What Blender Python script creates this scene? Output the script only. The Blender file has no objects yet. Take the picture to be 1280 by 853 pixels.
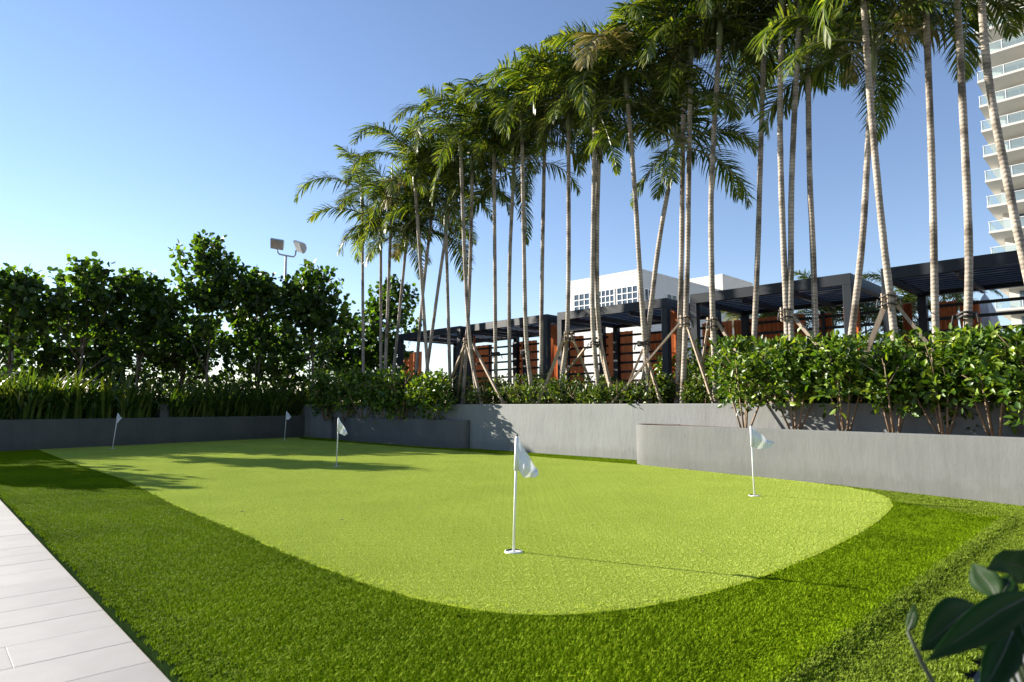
import bpy, math, random
import numpy as np
from mathutils import Vector, Matrix

random.seed(7); np.random.seed(7)
R = math.radians
scn = bpy.context.scene
COL = scn.collection

# ------------------------------------------------------------------ camera
PITCH = math.atan(81.5 / 800.0)
cam_d = bpy.data.cameras.new("camera")
cam = bpy.data.objects.new("camera", cam_d); COL.objects.link(cam)
cam.location = (0, 0, 1.0)
cam.rotation_euler = (math.pi / 2 + PITCH, 0, 0)
cam_d.sensor_width = 36.0
cam_d.lens = 22.5
cam_d.clip_start = 0.05
cam_d.clip_end = 3000
cam_d.dof.use_dof = True
cam_d.dof.focus_distance = 14.0
cam_d.dof.aperture_fstop = 4.0
scn.camera = cam

# ------------------------------------------------------------------ world, sun, exposure
SUN_EL = R(20.5)
SUN_H = Vector((-0.90, 0.436, 0)).normalized()          # horizontal direction towards the sun
SUN_DIR = (SUN_H * math.cos(SUN_EL) + Vector((0, 0, math.sin(SUN_EL)))).normalized()
world = bpy.data.worlds.new("World"); scn.world = world
world.use_nodes = True
wn = world.node_tree.nodes; wl = world.node_tree.links
wn.clear()
wo = wn.new("ShaderNodeOutputWorld"); wb = wn.new("ShaderNodeBackground"); sk = wn.new("ShaderNodeTexSky")
sk.sky_type = 'NISHITA'; sk.sun_disc = False
sk.sun_elevation = SUN_EL
sk.sun_rotation = math.atan2(SUN_H.x, SUN_H.y)
sk.altitude = 0; sk.air_density = 1.0; sk.dust_density = 0.0; sk.ozone_density = 3.0
wb.inputs["Strength"].default_value = 0.058
tint = wn.new("ShaderNodeMix"); tint.data_type = 'RGBA'; tint.blend_type = 'MULTIPLY'; tint.inputs[0].default_value = 1.0
tint.inputs[7].default_value = (1.23, 1.09, 1.09, 1)
wl.new(sk.outputs[0], tint.inputs[6]); wl.new(tint.outputs[2], wb.inputs[0]); wl.new(wb.outputs[0], wo.inputs[0])

sun_d = bpy.data.lights.new("sun", 'SUN'); sun_d.energy = 5.0; sun_d.angle = R(0.4); sun_d.color = (1.0, 0.93, 0.82)
sun = bpy.data.objects.new("sun", sun_d); COL.objects.link(sun)
sun.rotation_euler = (-SUN_DIR).to_track_quat('-Z', 'Y').to_euler()
sun.location = (-30, 20, 20)

scn.view_settings.view_transform = 'Standard'
scn.view_settings.look = 'None'
scn.view_settings.exposure = 1.75
scn.view_settings.gamma = 1.0
scn.view_settings.use_curve_mapping = False

# ------------------------------------------------------------------ pixel helpers (photo 1280 x 853)
FW = Vector((0, math.cos(PITCH), math.sin(PITCH))); UP = Vector((0, -math.sin(PITCH), math.cos(PITCH))); RT = Vector((1, 0, 0))
CAMP = Vector((0, 0, 1.0))
def ray(px, py):
    return RT * (px - 640.0) + UP * (426.5 - py) + FW * 800.0
def G(px, py, z=0.0):
    d = ray(px, py); return CAMP + d * ((z - 1.0) / d.z)
def P(px, py, Y):
    d = ray(px, py); return CAMP + d * (Y / d.y)
def PS(px, py, S):
    d = ray(px, py); return CAMP + d * (S / (d.x + d.y))

# ------------------------------------------------------------------ materials
def new_mat(name):
    m = bpy.data.materials.new(name); m.use_nodes = True
    n = m.node_tree.nodes; n.clear()
    out = n.new("ShaderNodeOutputMaterial"); b = n.new("ShaderNodeBsdfPrincipled")
    m.node_tree.links.new(b.outputs[0], out.inputs[0])
    return m, n, m.node_tree.links, b, out
def ramp(n, stops):
    r = n.new("ShaderNodeValToRGB"); e = r.color_ramp.elements
    e[0].position, e[0].color = stops[0][0], (*stops[0][1], 1)
    e[1].position, e[1].color = stops[-1][0], (*stops[-1][1], 1)
    for p, c in stops[1:-1]:
        k = e.new(p); k.color = (*c, 1)
    return r
def mixc(n, l, a, b, fac, mode='MIX'):
    m = n.new("ShaderNodeMix"); m.data_type = 'RGBA'; m.blend_type = mode
    for s, v in ((m.inputs[0], fac), (m.inputs[6], a), (m.inputs[7], b)):
        if hasattr(v, "links") or hasattr(v, "is_linked"): l.new(v, s)
        else: s.default_value = v if isinstance(v, float) else (*v, 1)
    return m.outputs[2]
def noise_mat(name, c1, c2, scale=8.0, rough=0.7, bump=0.0, bscale=40.0, stretch=(1, 1, 1), metal=0.0, detail=6.0, spec=0.5):
    m, n, l, b, out = new_mat(name)
    tc = n.new("ShaderNodeTexCoord"); mp = n.new("ShaderNodeMapping"); mp.inputs['Scale'].default_value = stretch
    l.new(tc.outputs['Object'], mp.inputs[0])
    nz = n.new("ShaderNodeTexNoise"); nz.inputs['Scale'].default_value = scale; nz.inputs['Detail'].default_value = detail
    l.new(mp.outputs[0], nz.inputs['Vector'])
    rp = ramp(n, [(0.3, c1), (0.7, c2)]); l.new(nz.outputs[0], rp.inputs[0]); l.new(rp.outputs[0], b.inputs['Base Color'])
    b.inputs['Roughness'].default_value = rough; b.inputs['Metallic'].default_value = metal; b.inputs['Specular IOR Level'].default_value = spec
    if bump:
        n2 = n.new("ShaderNodeTexNoise"); n2.inputs['Scale'].default_value = bscale; n2.inputs['Detail'].default_value = 5
        l.new(mp.outputs[0], n2.inputs['Vector'])
        bp = n.new("ShaderNodeBump"); bp.inputs['Strength'].default_value = bump; bp.inputs['Distance'].default_value = 0.02
        l.new(n2.outputs[0], bp.inputs['Height']); l.new(bp.outputs[0], b.inputs['Normal'])
    return m
def leaf_mat(name, dark, mid, light, trans=0.35, rough=0.35, spec=0.5, tcol=None):
    m, n, l, b, out = new_mat(name)
    g = n.new("ShaderNodeNewGeometry"); rp = ramp(n, [(0.0, dark), (0.55, mid), (1.0, light)])
    l.new(g.outputs['Random Per Island'], rp.inputs[0])
    l.new(rp.outputs[0], b.inputs['Base Color'])
    b.inputs['Roughness'].default_value = rough; b.inputs['Specular IOR Level'].default_value = spec
    t = n.new("ShaderNodeBsdfTranslucent")
    tc = mixc(n, l, rp.outputs[0], tcol or (2.0, 1.9, 0.5), 1.0, 'MULTIPLY'); l.new(tc, t.inputs['Color'])
    ms = n.new("ShaderNodeMixShader"); ms.inputs[0].default_value = trans
    l.new(b.outputs[0], ms.inputs[1]); l.new(t.outputs[0], ms.inputs[2]); l.new(ms.outputs[0], out.inputs[0])
    return m

M = {}
def stucco(name, c1, c2):
    m, n, l, b, out = new_mat(name)
    tc = n.new("ShaderNodeTexCoord")
    nz = n.new("ShaderNodeTexNoise"); nz.inputs['Scale'].default_value = 1.6; nz.inputs['Detail'].default_value = 8
    l.new(tc.outputs['Object'], nz.inputs['Vector'])
    mp = n.new("ShaderNodeMapping"); mp.inputs['Scale'].default_value = (13, 13, 4.0); l.new(tc.outputs['Object'], mp.inputs[0])
    n2 = n.new("ShaderNodeTexNoise"); n2.inputs['Scale'].default_value = 1.0; n2.inputs['Detail'].default_value = 7; n2.inputs['Roughness'].default_value = 0.65
    l.new(mp.outputs[0], n2.inputs['Vector'])
    rp = ramp(n, [(0.32, c1), (0.68, c2)]); l.new(nz.outputs[0], rp.inputs[0])
    r2 = ramp(n, [(0.3, (0.95, 0.95, 0.95)), (0.62, (1.02, 1.02, 1.02))]); l.new(n2.outputs[0], r2.inputs[0])
    col = mixc(n, l, rp.outputs[0], r2.outputs[0], 1.0, 'MULTIPLY')
    # water runs: thin vertical stains
    mp3 = n.new("ShaderNodeMapping"); mp3.inputs['Scale'].default_value = (5, 5, 0.35); l.new(tc.outputs['Object'], mp3.inputs[0])
    n3 = n.new("ShaderNodeTexNoise"); n3.inputs['Scale'].default_value = 1.2; n3.inputs['Detail'].default_value = 4
    l.new(mp3.outputs[0], n3.inputs['Vector'])
    r3 = ramp(n, [(0.45, (1, 1, 1)), (0.75, (0.90, 0.90, 0.88))]); l.new(n3.outputs[0], r3.inputs[0])
    col = mixc(n, l, col, r3.outputs[0], 1.0, 'MULTIPLY')
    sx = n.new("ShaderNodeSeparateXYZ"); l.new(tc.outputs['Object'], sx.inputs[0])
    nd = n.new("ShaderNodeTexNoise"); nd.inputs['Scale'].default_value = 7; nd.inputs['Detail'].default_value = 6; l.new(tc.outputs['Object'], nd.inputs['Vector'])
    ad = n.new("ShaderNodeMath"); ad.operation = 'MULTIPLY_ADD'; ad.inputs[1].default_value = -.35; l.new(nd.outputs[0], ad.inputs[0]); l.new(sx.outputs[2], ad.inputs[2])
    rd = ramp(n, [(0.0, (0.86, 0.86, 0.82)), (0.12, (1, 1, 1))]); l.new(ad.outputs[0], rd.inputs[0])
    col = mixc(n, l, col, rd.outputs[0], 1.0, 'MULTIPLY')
    # pits and scuffs
    vo = n.new("ShaderNodeTexNoise"); vo.inputs['Scale'].default_value = 16; vo.inputs['Detail'].default_value = 3; l.new(tc.outputs['Object'], vo.inputs['Vector'])
    rv = ramp(n, [(0.70, (1, 1, 1)), (0.78, (0.78, 0.78, 0.77))]); l.new(vo.outputs[0], rv.inputs[0])
    col = mixc(n, l, col, rv.outputs[0], 1.0, 'MULTIPLY')
    l.new(col, b.inputs['Base Color']); b.inputs['Roughness'].default_value = 0.8
    bp = n.new("ShaderNodeBump"); bp.inputs['Strength'].default_value = 0.30; bp.inputs['Distance'].default_value = 0.016
    l.new(n2.outputs[0], bp.inputs['Height']); l.new(bp.outputs[0], b.inputs['Normal'])
    return m
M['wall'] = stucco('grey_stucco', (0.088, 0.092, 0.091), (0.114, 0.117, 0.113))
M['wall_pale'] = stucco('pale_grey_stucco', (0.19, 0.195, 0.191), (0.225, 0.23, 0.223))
M['wall_dark'] = stucco('dark_grey_stucco', (0.066, 0.068, 0.064), (0.084, 0.086, 0.08))  # darker grey than the other planter walls
M['soil'] = noise_mat('mulch', (0.035, 0.018, 0.010), (0.16, 0.085, 0.045), 30, 0.95, 0.8, 60)
M['ground'] = noise_mat('city_ground', (0.22, 0.22, 0.21), (0.3, 0.3, 0.29), 0.4, 0.9)
M['paver'] = None
def paver_mat():
    m, n, l, b, out = new_mat('pale_porcelain_paver')
    tc = n.new("ShaderNodeTexCoord"); oi = n.new("ShaderNodeObjectInfo")
    nz = n.new("ShaderNodeTexNoise"); nz.inputs['Scale'].default_value = 5; nz.inputs['Detail'].default_value = 8
    l.new(tc.outputs['Object'], nz.inputs['Vector'])
    rp = ramp(n, [(0.3, (0.238, 0.226, 0.217)), (0.7, (0.275, 0.261, 0.250))]); l.new(nz.outputs[0], rp.inputs[0])
    r2 = ramp(n, [(0, (0.90, 0.90, 0.90)), (1, (1.05, 1.05, 1.04))]); l.new(oi.outputs['Random'], r2.inputs[0])
    l.new(mixc(n, l, rp.outputs[0], r2.outputs[0], 1.0, 'MULTIPLY'), b.inputs['Base Color'])
    n2 = n.new("ShaderNodeTexNoise"); n2.inputs['Scale'].default_value = 120; l.new(tc.outputs['Object'], n2.inputs['Vector'])
    bp = n.new("ShaderNodeBump"); bp.inputs['Strength'].default_value = 0.15; bp.inputs['Distance'].default_value = 0.004
    l.new(n2.outputs[0], bp.inputs['Height']); l.new(bp.outputs[0], b.inputs['Normal'])
    b.inputs['Roughness'].default_value = 0.6
    return m
M['paver'] = paver_mat()
M['joint'] = noise_mat('paver_joint', (0.20, 0.19, 0.185), (0.25, 0.24, 0.235), 20, 0.9)
M['paving_grey'] = noise_mat('grey_paving', (0.24, 0.24, 0.24), (0.30, 0.295, 0.29), 6, 0.8, 0.2, 80)

def turf_mat(name, dark, mid, light, macro, trans=0.18):
    m, n, l, b, out = new_mat(name)
    g = n.new("ShaderNodeNewGeometry"); rp = ramp(n, [(0.0, dark), (0.5, mid), (1.0, light)])
    l.new(g.outputs['Random Per Island'], rp.inputs[0])
    nz = n.new("ShaderNodeTexNoise"); nz.inputs['Scale'].default_value = 1.1; nz.inputs['Detail'].default_value = 5
    l.new(g.outputs['Position'], nz.inputs['Vector'])
    r2 = ramp(n, [(0.3, macro[0]), (0.7, macro[1])]); l.new(nz.outputs[0], r2.inputs[0])
    c = mixc(n, l, rp.outputs[0], r2.outputs[0], 1.0, 'MULTIPLY')
    l.new(c, b.inputs['Base Color']); b.inputs['Roughness'].default_value = 0.7; b.inputs['Specular IOR Level'].default_value = 0.03
    t = n.new("ShaderNodeBsdfTranslucent"); l.new(c, t.inputs['Color'])
    ms = n.new("ShaderNodeMixShader"); ms.inputs[0].default_value = trans
    l.new(b.outputs[0], ms.inputs[1]); l.new(t.outputs[0], ms.inputs[2]); l.new(ms.outputs[0], out.inputs[0])
    return m
M['rough_blade'] = turf_mat('rough_turf_blade', (0.058, 0.115, 0.0005), (0.135, 0.23, 0.001), (0.27, 0.37, 0.015), ((0.74, 0.76, 0.8), (1.16, 1.12, 1.0)))
M['strip_blade'] = turf_mat('strip_turf_blade', (0.085, 0.135, 0.006), (0.16, 0.23, 0.014), (0.28, 0.36, 0.07), ((0.88, 0.88, 0.88), (1.1, 1.08, 1.0)))
M['green_blade'] = turf_mat('green_turf_blade', (0.26, 0.35, 0.038), (0.40, 0.485, 0.082), (0.58, 0.64, 0.18), ((0.92, 0.93, 0.92), (1.07, 1.06, 1.06)))
M['lawn'] = noise_mat('turf_base', (0.040, 0.066, 0.002), (0.065, 0.105, 0.003), 40, 0.9, spec=0.0)
M['green'] = noise_mat('green_base', (0.19, 0.25, 0.02), (0.25, 0.315, 0.028), 60, 0.9, spec=0.0)
M['turf_edge'] = noise_mat('turf_backing', (0.008, 0.016, 0.005), (0.014, 0.028, 0.008), 30, 0.9, spec=0.0)

def bark_mat():
    m, n, l, b, out = new_mat('palm_bark')
    tc = n.new("ShaderNodeTexCoord"); oi = n.new("ShaderNodeObjectInfo")
    wv = n.new("ShaderNodeTexWave"); wv.bands_direction = 'Z'; wv.inputs['Scale'].default_value = 5.2
    wv.inputs['Distortion'].default_value = 3.5; wv.inputs['Detail'].default_value = 3; wv.inputs['Detail Scale'].default_value = 2
    l.new(tc.outputs['Object'], wv.inputs['Vector'])
    nz = n.new("ShaderNodeTexNoise"); nz.inputs['Scale'].default_value = 3.0; nz.inputs['Detail'].default_value = 7
    l.new(tc.outputs['Object'], nz.inputs['Vector'])
    c1 = ramp(n, [(0.0, (0.20, 0.17, 0.138)), (0.22, (0.275, 0.24, 0.20)), (1.0, (0.315, 0.28, 0.238))]); l.new(wv.outputs[0], c1.inputs[0])
    c2 = ramp(n, [(0.36, (0.36, 0.33, 0.29)), (0.46, (0.80, 0.77, 0.73)), (0.62, (1.2, 1.17, 1.13))]); l.new(nz.outputs[0], c2.inputs[0])
    l.new(mixc(n, l, c1.outputs[0], c2.outputs[0], 1.0, 'MULTIPLY'), b.inputs['Base Color'])
    b.inputs['Roughness'].default_value = 0.85
    bp = n.new("ShaderNodeBump"); bp.inputs['Strength'].default_value = 0.5; bp.inputs['Distance'].default_value = 0.01
    l.new(wv.outputs[0], bp.inputs['Height']); l.new(bp.outputs[0], b.inputs['Normal'])
    return m
M['bark'] = bark_mat()
M['shaft'] = noise_mat('crownshaft_green', (0.10, 0.12, 0.05), (0.20, 0.22, 0.11), 4, 0.5, stretch=(6, 6, 0.6))
M['frond'] = leaf_mat('palm_leaflet', (0.020, 0.040, 0.007), (0.050, 0.086, 0.011), (0.17, 0.195, 0.032), 0.40, 0.42, 0.4)
M['frond_dry'] = leaf_mat('palm_leaflet_yellowing', (0.13, 0.125, 0.03), (0.24, 0.21, 0.07), (0.38, 0.31, 0.16), 0.32, 0.55, 0.3, (1.1, 1.0, 0.6))
M['rachis'] = noise_mat('palm_rachis', (0.11, 0.13, 0.04), (0.19, 0.20, 0.08), 5, 0.5)
M['spear'] = leaf_mat('palm_spear', (0.10, 0.14, 0.02), (0.15, 0.19, 0.03), (0.2, 0.23, 0.05), 0.3)
M['treeleaf'] = leaf_mat('round_tree_leaf', (0.014, 0.030, 0.008), (0.028, 0.060, 0.011), (0.095, 0.145, 0.020), 0.37, 0.5, 0.35, (2.4, 2.6, 0.6))
M['treebark'] = noise_mat('tree_bark', (0.06, 0.048, 0.036), (0.17, 0.14, 0.11), 12, 0.9, 0.4, 30)
M['shrubleaf'] = leaf_mat('glossy_shrub_leaf', (0.016, 0.044, 0.004), (0.06, 0.125, 0.011), (0.22, 0.29, 0.035), 0.26, 0.42, 0.4)
M['bedleaf'] = leaf_mat('low_shrub_leaf', (0.022, 0.05, 0.007), (0.05, 0.095, 0.012), (0.15, 0.18, 0.03), 0.25, 0.42, 0.4)
M['strap'] = leaf_mat('strappy_leaf', (0.014, 0.036, 0.006), (0.038, 0.078, 0.011), (0.15, 0.17, 0.04), 0.34, 0.4, 0.45)
M['stem'] = noise_mat('shrub_stem', (0.17, 0.11, 0.065), (0.33, 0.24, 0.15), 14, 0.85)
M['nearleaf'] = leaf_mat('broad_dark_leaf', (0.006, 0.020, 0.005), (0.011, 0.034, 0.007), (0.030, 0.075, 0.010), 0.36, 0.55, 0.12, (3.0, 3.2, 0.4))
M['darkstem'] = noise_mat('dark_green_stem', (0.02, 0.03, 0.012), (0.035, 0.05, 0.02), 9, 0.6)
M['timber'] = noise_mat('raw_timber', (0.20, 0.145, 0.10), (0.33, 0.26, 0.185), 5, 0.8, 0.2, 40, stretch=(8, 8, 0.8))
M['band'] = noise_mat('black_strap', (0.012, 0.012, 0.012), (0.025, 0.024, 0.022), 20, 0.6)
M['dark_metal'] = noise_mat('dark_powder_coat', (0.009, 0.013, 0.018), (0.013, 0.018, 0.024), 3, 0.5, spec=0.3)
M['slat'] = noise_mat('dark_louvre', (0.012, 0.012, 0.012), (0.022, 0.021, 0.021), 4, 0.35, spec=0.5)
def cloth_mat():
    m = noise_mat('terracotta_fabric', (0.25, 0.085, 0.034), (0.56, 0.21, 0.095), 7, 0.85, 0.25, 30, stretch=(1, 1, 0.45), spec=0.1)
    n = m.node_tree.nodes; l = m.node_tree.links; b = next(x for x in n if x.type == 'BSDF_PRINCIPLED'); out = next(x for x in n if x.type == 'OUTPUT_MATERIAL')
    t = n.new("ShaderNodeBsdfTranslucent"); t.inputs[0].default_value = (0.60, 0.19, 0.07, 1)
    ms = n.new("ShaderNodeMixShader"); ms.inputs[0].default_value = 0.34
    l.new(b.outputs[0], ms.inputs[1]); l.new(t.outputs[0], ms.inputs[2]); l.new(ms.outputs[0], out.inputs[0]); return m
M['curtain'] = cloth_mat()
M['white'] = noise_mat('white_render', (0.50, 0.49, 0.465), (0.55, 0.54, 0.515), 0.7, 0.8)
M['cream'] = noise_mat('cream_render', (0.50, 0.48, 0.43), (0.55, 0.53, 0.48), 0.5, 0.8)
M['metal'] = noise_mat('galvanised_metal', (0.38, 0.39, 0.40), (0.50, 0.51, 0.52), 6, 0.35, metal=0.7)
M['lampgrey'] = noise_mat('grey_lamp_housing', (0.33, 0.34, 0.34), (0.42, 0.43, 0.43), 4, 0.4)
M['plastic'] = noise_mat('white_plastic', (0.66, 0.66, 0.64), (0.74, 0.74, 0.72), 12, 0.4)
M['flag'] = leaf_mat('white_flag_nylon', (0.72, 0.72, 0.74), (0.74, 0.74, 0.76), (0.76, 0.76, 0.78), 0.14, 0.6, 0.3, (1.0, 1.0, 1.0))
M['cup_shade'] = noise_mat('cup_inside_shade', (0.02, 0.03, 0.02), (0.04, 0.05, 0.03), 10, 0.8)  # shadow on the hole's edge, painted as a dark inner ring
M['boxgrey'] = noise_mat('utility_grey', (0.06, 0.065, 0.06), (0.08, 0.085, 0.08), 5, 0.6)
def glass(name, col, rough=0.05):
    m, n, l, b, out = new_mat(name)
    b.inputs['Base Color'].default_value = (*col, 1); b.inputs['Roughness'].default_value = rough
    b.inputs['Specular IOR Level'].default_value = 0.8; b.inputs['Metallic'].default_value = 0.0
    return m
M['pane'] = glass('window_glass', (0.05, 0.07, 0.09))
def clear_glass():
    m, n, l, b, out = new_mat('balcony_glass')
    t = n.new("ShaderNodeBsdfTransparent"); t.inputs[0].default_value = (0.84, 0.91, 0.92, 1)
    b.inputs['Base Color'].default_value = (0.42, 0.50, 0.52, 1); b.inputs['Roughness'].default_value = 0.05
    ms = n.new("ShaderNodeMixShader"); ms.inputs[0].default_value = 0.28
    l.new(t.outputs[0], ms.inputs[1]); l.new(b.outputs[0], ms.inputs[2]); l.new(ms.outputs[0], out.inputs[0])
    return m
M['railglass'] = clear_glass()

# ------------------------------------------------------------------ object helpers
ORG = {}
def link(o): COL.objects.link(o); return o
def tag(o, label=None, cat=None, group=None, kind=None):
    if label: o["label"] = label
    if cat: o["category"] = cat
    if group: o["group"] = group
    if kind: o["kind"] = kind
    return o
def thing(name, loc, label, cat, group=None):
    o = link(bpy.data.objects.new(name, None)); o.location = loc; o.empty_display_size = 0.2
    ORG[o.name] = Vector(loc)
    return tag(o, label, cat, group)

class MB:
    def __init__(s): s.v = []; s.f = []
    def add(s, vs, fs):
        k = len(s.v); s.v += [tuple(x) for x in vs]; s.f += [tuple(i + k for i in f) for f in fs]; return s
    def box(s, c, size, mat=None):
        hx, hy, hz = size[0] / 2, size[1] / 2, size[2] / 2
        vs = [Vector((sx * hx, sy * hy, sz * hz)) for sx in (-1, 1) for sy in (-1, 1) for sz in (-1, 1)]
        if mat is not None: vs = [mat @ v for v in vs]
        vs = [v + Vector(c) for v in vs]
        return s.add(vs, [(0, 1, 3, 2), (4, 6, 7, 5), (0, 4, 5, 1), (2, 3, 7, 6), (0, 2, 6, 4), (1, 5, 7, 3)])
    def bevbox(s, c, size, bev=0.01, mat=None):
        hx, hy, hz = size[0] / 2, size[1] / 2, size[2] / 2
        b = min(bev, hx * .9, hy * .9, hz * .9)
        ring = [(-hx + b, -hy), (hx - b, -hy), (hx, -hy + b), (hx, hy - b), (hx - b, hy), (-hx + b, hy), (-hx, hy - b), (-hx, -hy + b)]
        ins = [(-hx + b, -hy + b), (hx - b, -hy + b), (hx - b, -hy + b), (hx - b, hy - b), (hx - b, hy - b), (-hx + b, hy - b), (-hx + b, hy - b), (-hx + b, -hy + b)]
        vs = [(x, y, -hz) for x, y in ring] + [(x, y, hz - b) for x, y in ring] + [(ins[i][0], ins[i][1], hz) for i in (0, 2, 4, 6)]
        vs = [Vector(v) for v in vs]
        if mat is not None: vs = [mat @ v for v in vs]
        vs = [v + Vector(c) for v in vs]
        fs = [tuple(range(7, -1, -1)), (16, 17, 18, 19)]
        for i in range(8): fs.append((i, (i + 1) % 8, 8 + (i + 1) % 8, 8 + i))
        t = [16, 16, 17, 17, 18, 18, 19, 19]
        top = {0: (8, 9, 17, 16), 2: (10, 11, 18, 17), 4: (12, 13, 19, 18), 6: (14, 15, 16, 19)}
        for f in top.values(): fs.append(f)
        fs += [(9, 10, 17), (11, 12, 18), (13, 14, 19), (15, 8, 16)]
        return s.add(vs, fs)
    def tube(s, pts, rad, n=8, cap=True):
        pts = [Vector(p) for p in pts]
        if not hasattr(rad, '__len__'): rad = [rad] * len(pts)
        vs = []; fs = []
        ref = Vector((0.13, 0.97, 0.21))
        for i, p in enumerate(pts):
            d = (pts[min(i + 1, len(pts) - 1)] - pts[max(i - 1, 0)]).normalized()
            a = d.cross(ref)
            if a.length < 1e-3: a = d.cross(Vector((1, 0, 0)))
            a.normalize(); b = d.cross(a)
            for k in range(n):
                t = 2 * math.pi * k / n
                vs.append(p + (a * math.cos(t) + b * math.sin(t)) * rad[i])
        for i in range(len(pts) - 1):
            for k in range(n):
                fs.append((i * n + k, i * n + (k + 1) % n, (i + 1) * n + (k + 1) % n, (i + 1) * n + k))
        if cap:
            fs.append(tuple(range(n - 1, -1, -1))); fs.append(tuple((len(pts) - 1) * n + k for k in range(n)))
        return s.add(vs, fs)
    def beam(s, a, b, w, h):
        a, b = Vector(a), Vector(b); d = (b - a); L = d.length; d.normalize()
        x = d.cross(Vector((0, 0, 1)))
        if x.length < 1e-3: x = Vector((1, 0, 0))
        x.normalize(); z = x.cross(d)
        m = Matrix((x, d, z)).transposed()
        return s.box((a + b) / 2, (w, L, h), m)
    def prism(s, poly, z0, z1):
        n = len(poly)
        vs = [(p[0], p[1], z0) for p in poly] + [(p[0], p[1], z1) for p in poly]
        fs = [tuple(range(n - 1, -1, -1)), tuple(range(n, 2 * n))] + [(i, (i + 1) % n, n + (i + 1) % n, n + i) for i in range(n)]
        return s.add(vs, fs)
    def mesh(s, name, org=Vector((0, 0, 0))):
        me = bpy.data.meshes.new(name)
        me.from_pydata([(x - org[0], y - org[1], z - org[2]) for x, y, z in s.v], [], s.f); me.update(); return me
def obj(name, me, mat, parent=None, smooth=False):
    if isinstance(me, MB):
        top = parent
        while top is not None and top.name not in ORG and top.parent: top = top.parent
        me = me.mesh(name, ORG.get(top.name, Vector((0, 0, 0))) if top else Vector((0, 0, 0)))
    if mat and not me.materials: me.materials.append(mat)
    if smooth: me.polygons.foreach_set('use_smooth', [True] * len(me.polygons))
    o = link(bpy.data.objects.new(name, me))
    if parent: o.parent = parent
    return o
def np_mesh(name, V, faces_t, nv, cnt, mat):
    """cnt copies of a template (nv verts each, template faces faces_t); V is (cnt*nv,3)."""
    me = bpy.data.meshes.new(name)
    loops = np.concatenate([np.array(f, dtype=np.int32) for f in faces_t])
    sizes = np.array([len(f) for f in faces_t], dtype=np.int32)
    nl = len(loops); nf = len(faces_t)
    L = (loops[None, :] + (np.arange(cnt, dtype=np.int32) * nv)[:, None]).ravel()
    tot = np.tile(sizes, cnt); st = np.concatenate([[0], np.cumsum(tot)[:-1]]).astype(np.int32)
    me.vertices.add(len(V)); me.vertices.foreach_set('co', np.asarray(V, dtype=np.float32).ravel())
    me.loops.add(len(L)); me.loops.foreach_set('vertex_index', L)
    me.polygons.add(len(tot)); me.polygons.foreach_set('loop_start', st); me.polygons.foreach_set('loop_total', tot)
    me.update(calc_edges=True); me.validate()
    if mat: me.materials.append(mat)
    return me
def leaf_template(w, fold=0.12, curl=0.1, a=0.3, b=0.72):
    v = np.array([[0, 0, 0], [0, 1, -curl], [0, .5, 0.0], [-w, a, fold * w * 2], [-w * .8, b, fold * w * 2 - curl * .5], [w, a, fold * w * 2], [w * .8, b, fold * w * 2 - curl * .5]])
    return v, [(0, 5, 6, 1, 2), (0, 2, 1, 4, 3)]
def unit(a): return a / np.maximum(np.linalg.norm(a, axis=1, keepdims=True), 1e-9)
def scatter_leaves(name, Pn, D, N, S, tmpl, mat):
    tv, tf = tmpl
    D = unit(D); X = unit(np.cross(D, N)); Z = np.cross(X, D)
    V = Pn[:, None, :] + S[:, None, None] * (tv[None, :, 0:1] * X[:, None, :] + tv[None, :, 1:2] * D[:, None, :] + tv[None, :, 2:3] * Z[:, None, :])
    return np_mesh(name, V.reshape(-1, 3), tf, len(tv), len(Pn), mat)
def copy_tree(o, parent=None):
    c = o.copy(); link(c); c.parent = parent
    for ch in list(o.children): copy_tree(ch, c)
    return c

# ------------------------------------------------------------------ setting: ground, lawn, green
A45 = Vector((1, -1, 0)).normalized(); B45 = Vector((1, 1, 0)).normalized()
SC = 14.3                                     # X+Y of the high garden wall
def V2(p): return (p[0], p[1])
g0 = MB(); g0.add([(-1500, -300, -0.15), (1500, -300, -0.15), (1500, 2500, -0.15), (-1500, 2500, -0.15)], [(0, 1, 2, 3)])
tag(obj('ground', g0, M['ground']), 'flat pale ground stretching to the horizon', 'ground', kind='structure')

# walls (front faces): outlines on the ground
D_FRONT = [(2.95, 11.32), (2.52, 11.52), (2.28, 11.46), (2.16, 11.30), (2.17, 11.08), (2.36, 10.78), (2.75, 10.24), (3.4, 9.3), (4.12, 8.22), (4.7, 7.28), (5.16, 6.45), (5.7, 5.4), (6.25, 4.2), (6.8, 2.9), (7.2, 1.8)]
A_LINE = [G(-60, 568.5), G(0, 565), G(170, 555.5), G(340, 547.8), G(392, 546)]
A_DIR = Vector((A_LINE[-1].x - A_LINE[1].x, A_LINE[-1].y - A_LINE[1].y, 0)).normalized()
A_START = A_LINE[1] - A_DIR * 9.0
A_END = Vector((A_LINE[-1].x, A_LINE[-1].y, 0))
B_FRONT = [(A_END.x, A_END.y), (-4.6, 18.42), (-3.2, 17.0), (-2.35, 16.12), (-1.85, 15.66), (-1.45, 15.34), (-1.15, 15.2), (-1.0, 15.26), (-0.96, 15.40), (-1.05, 15.52)]

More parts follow.
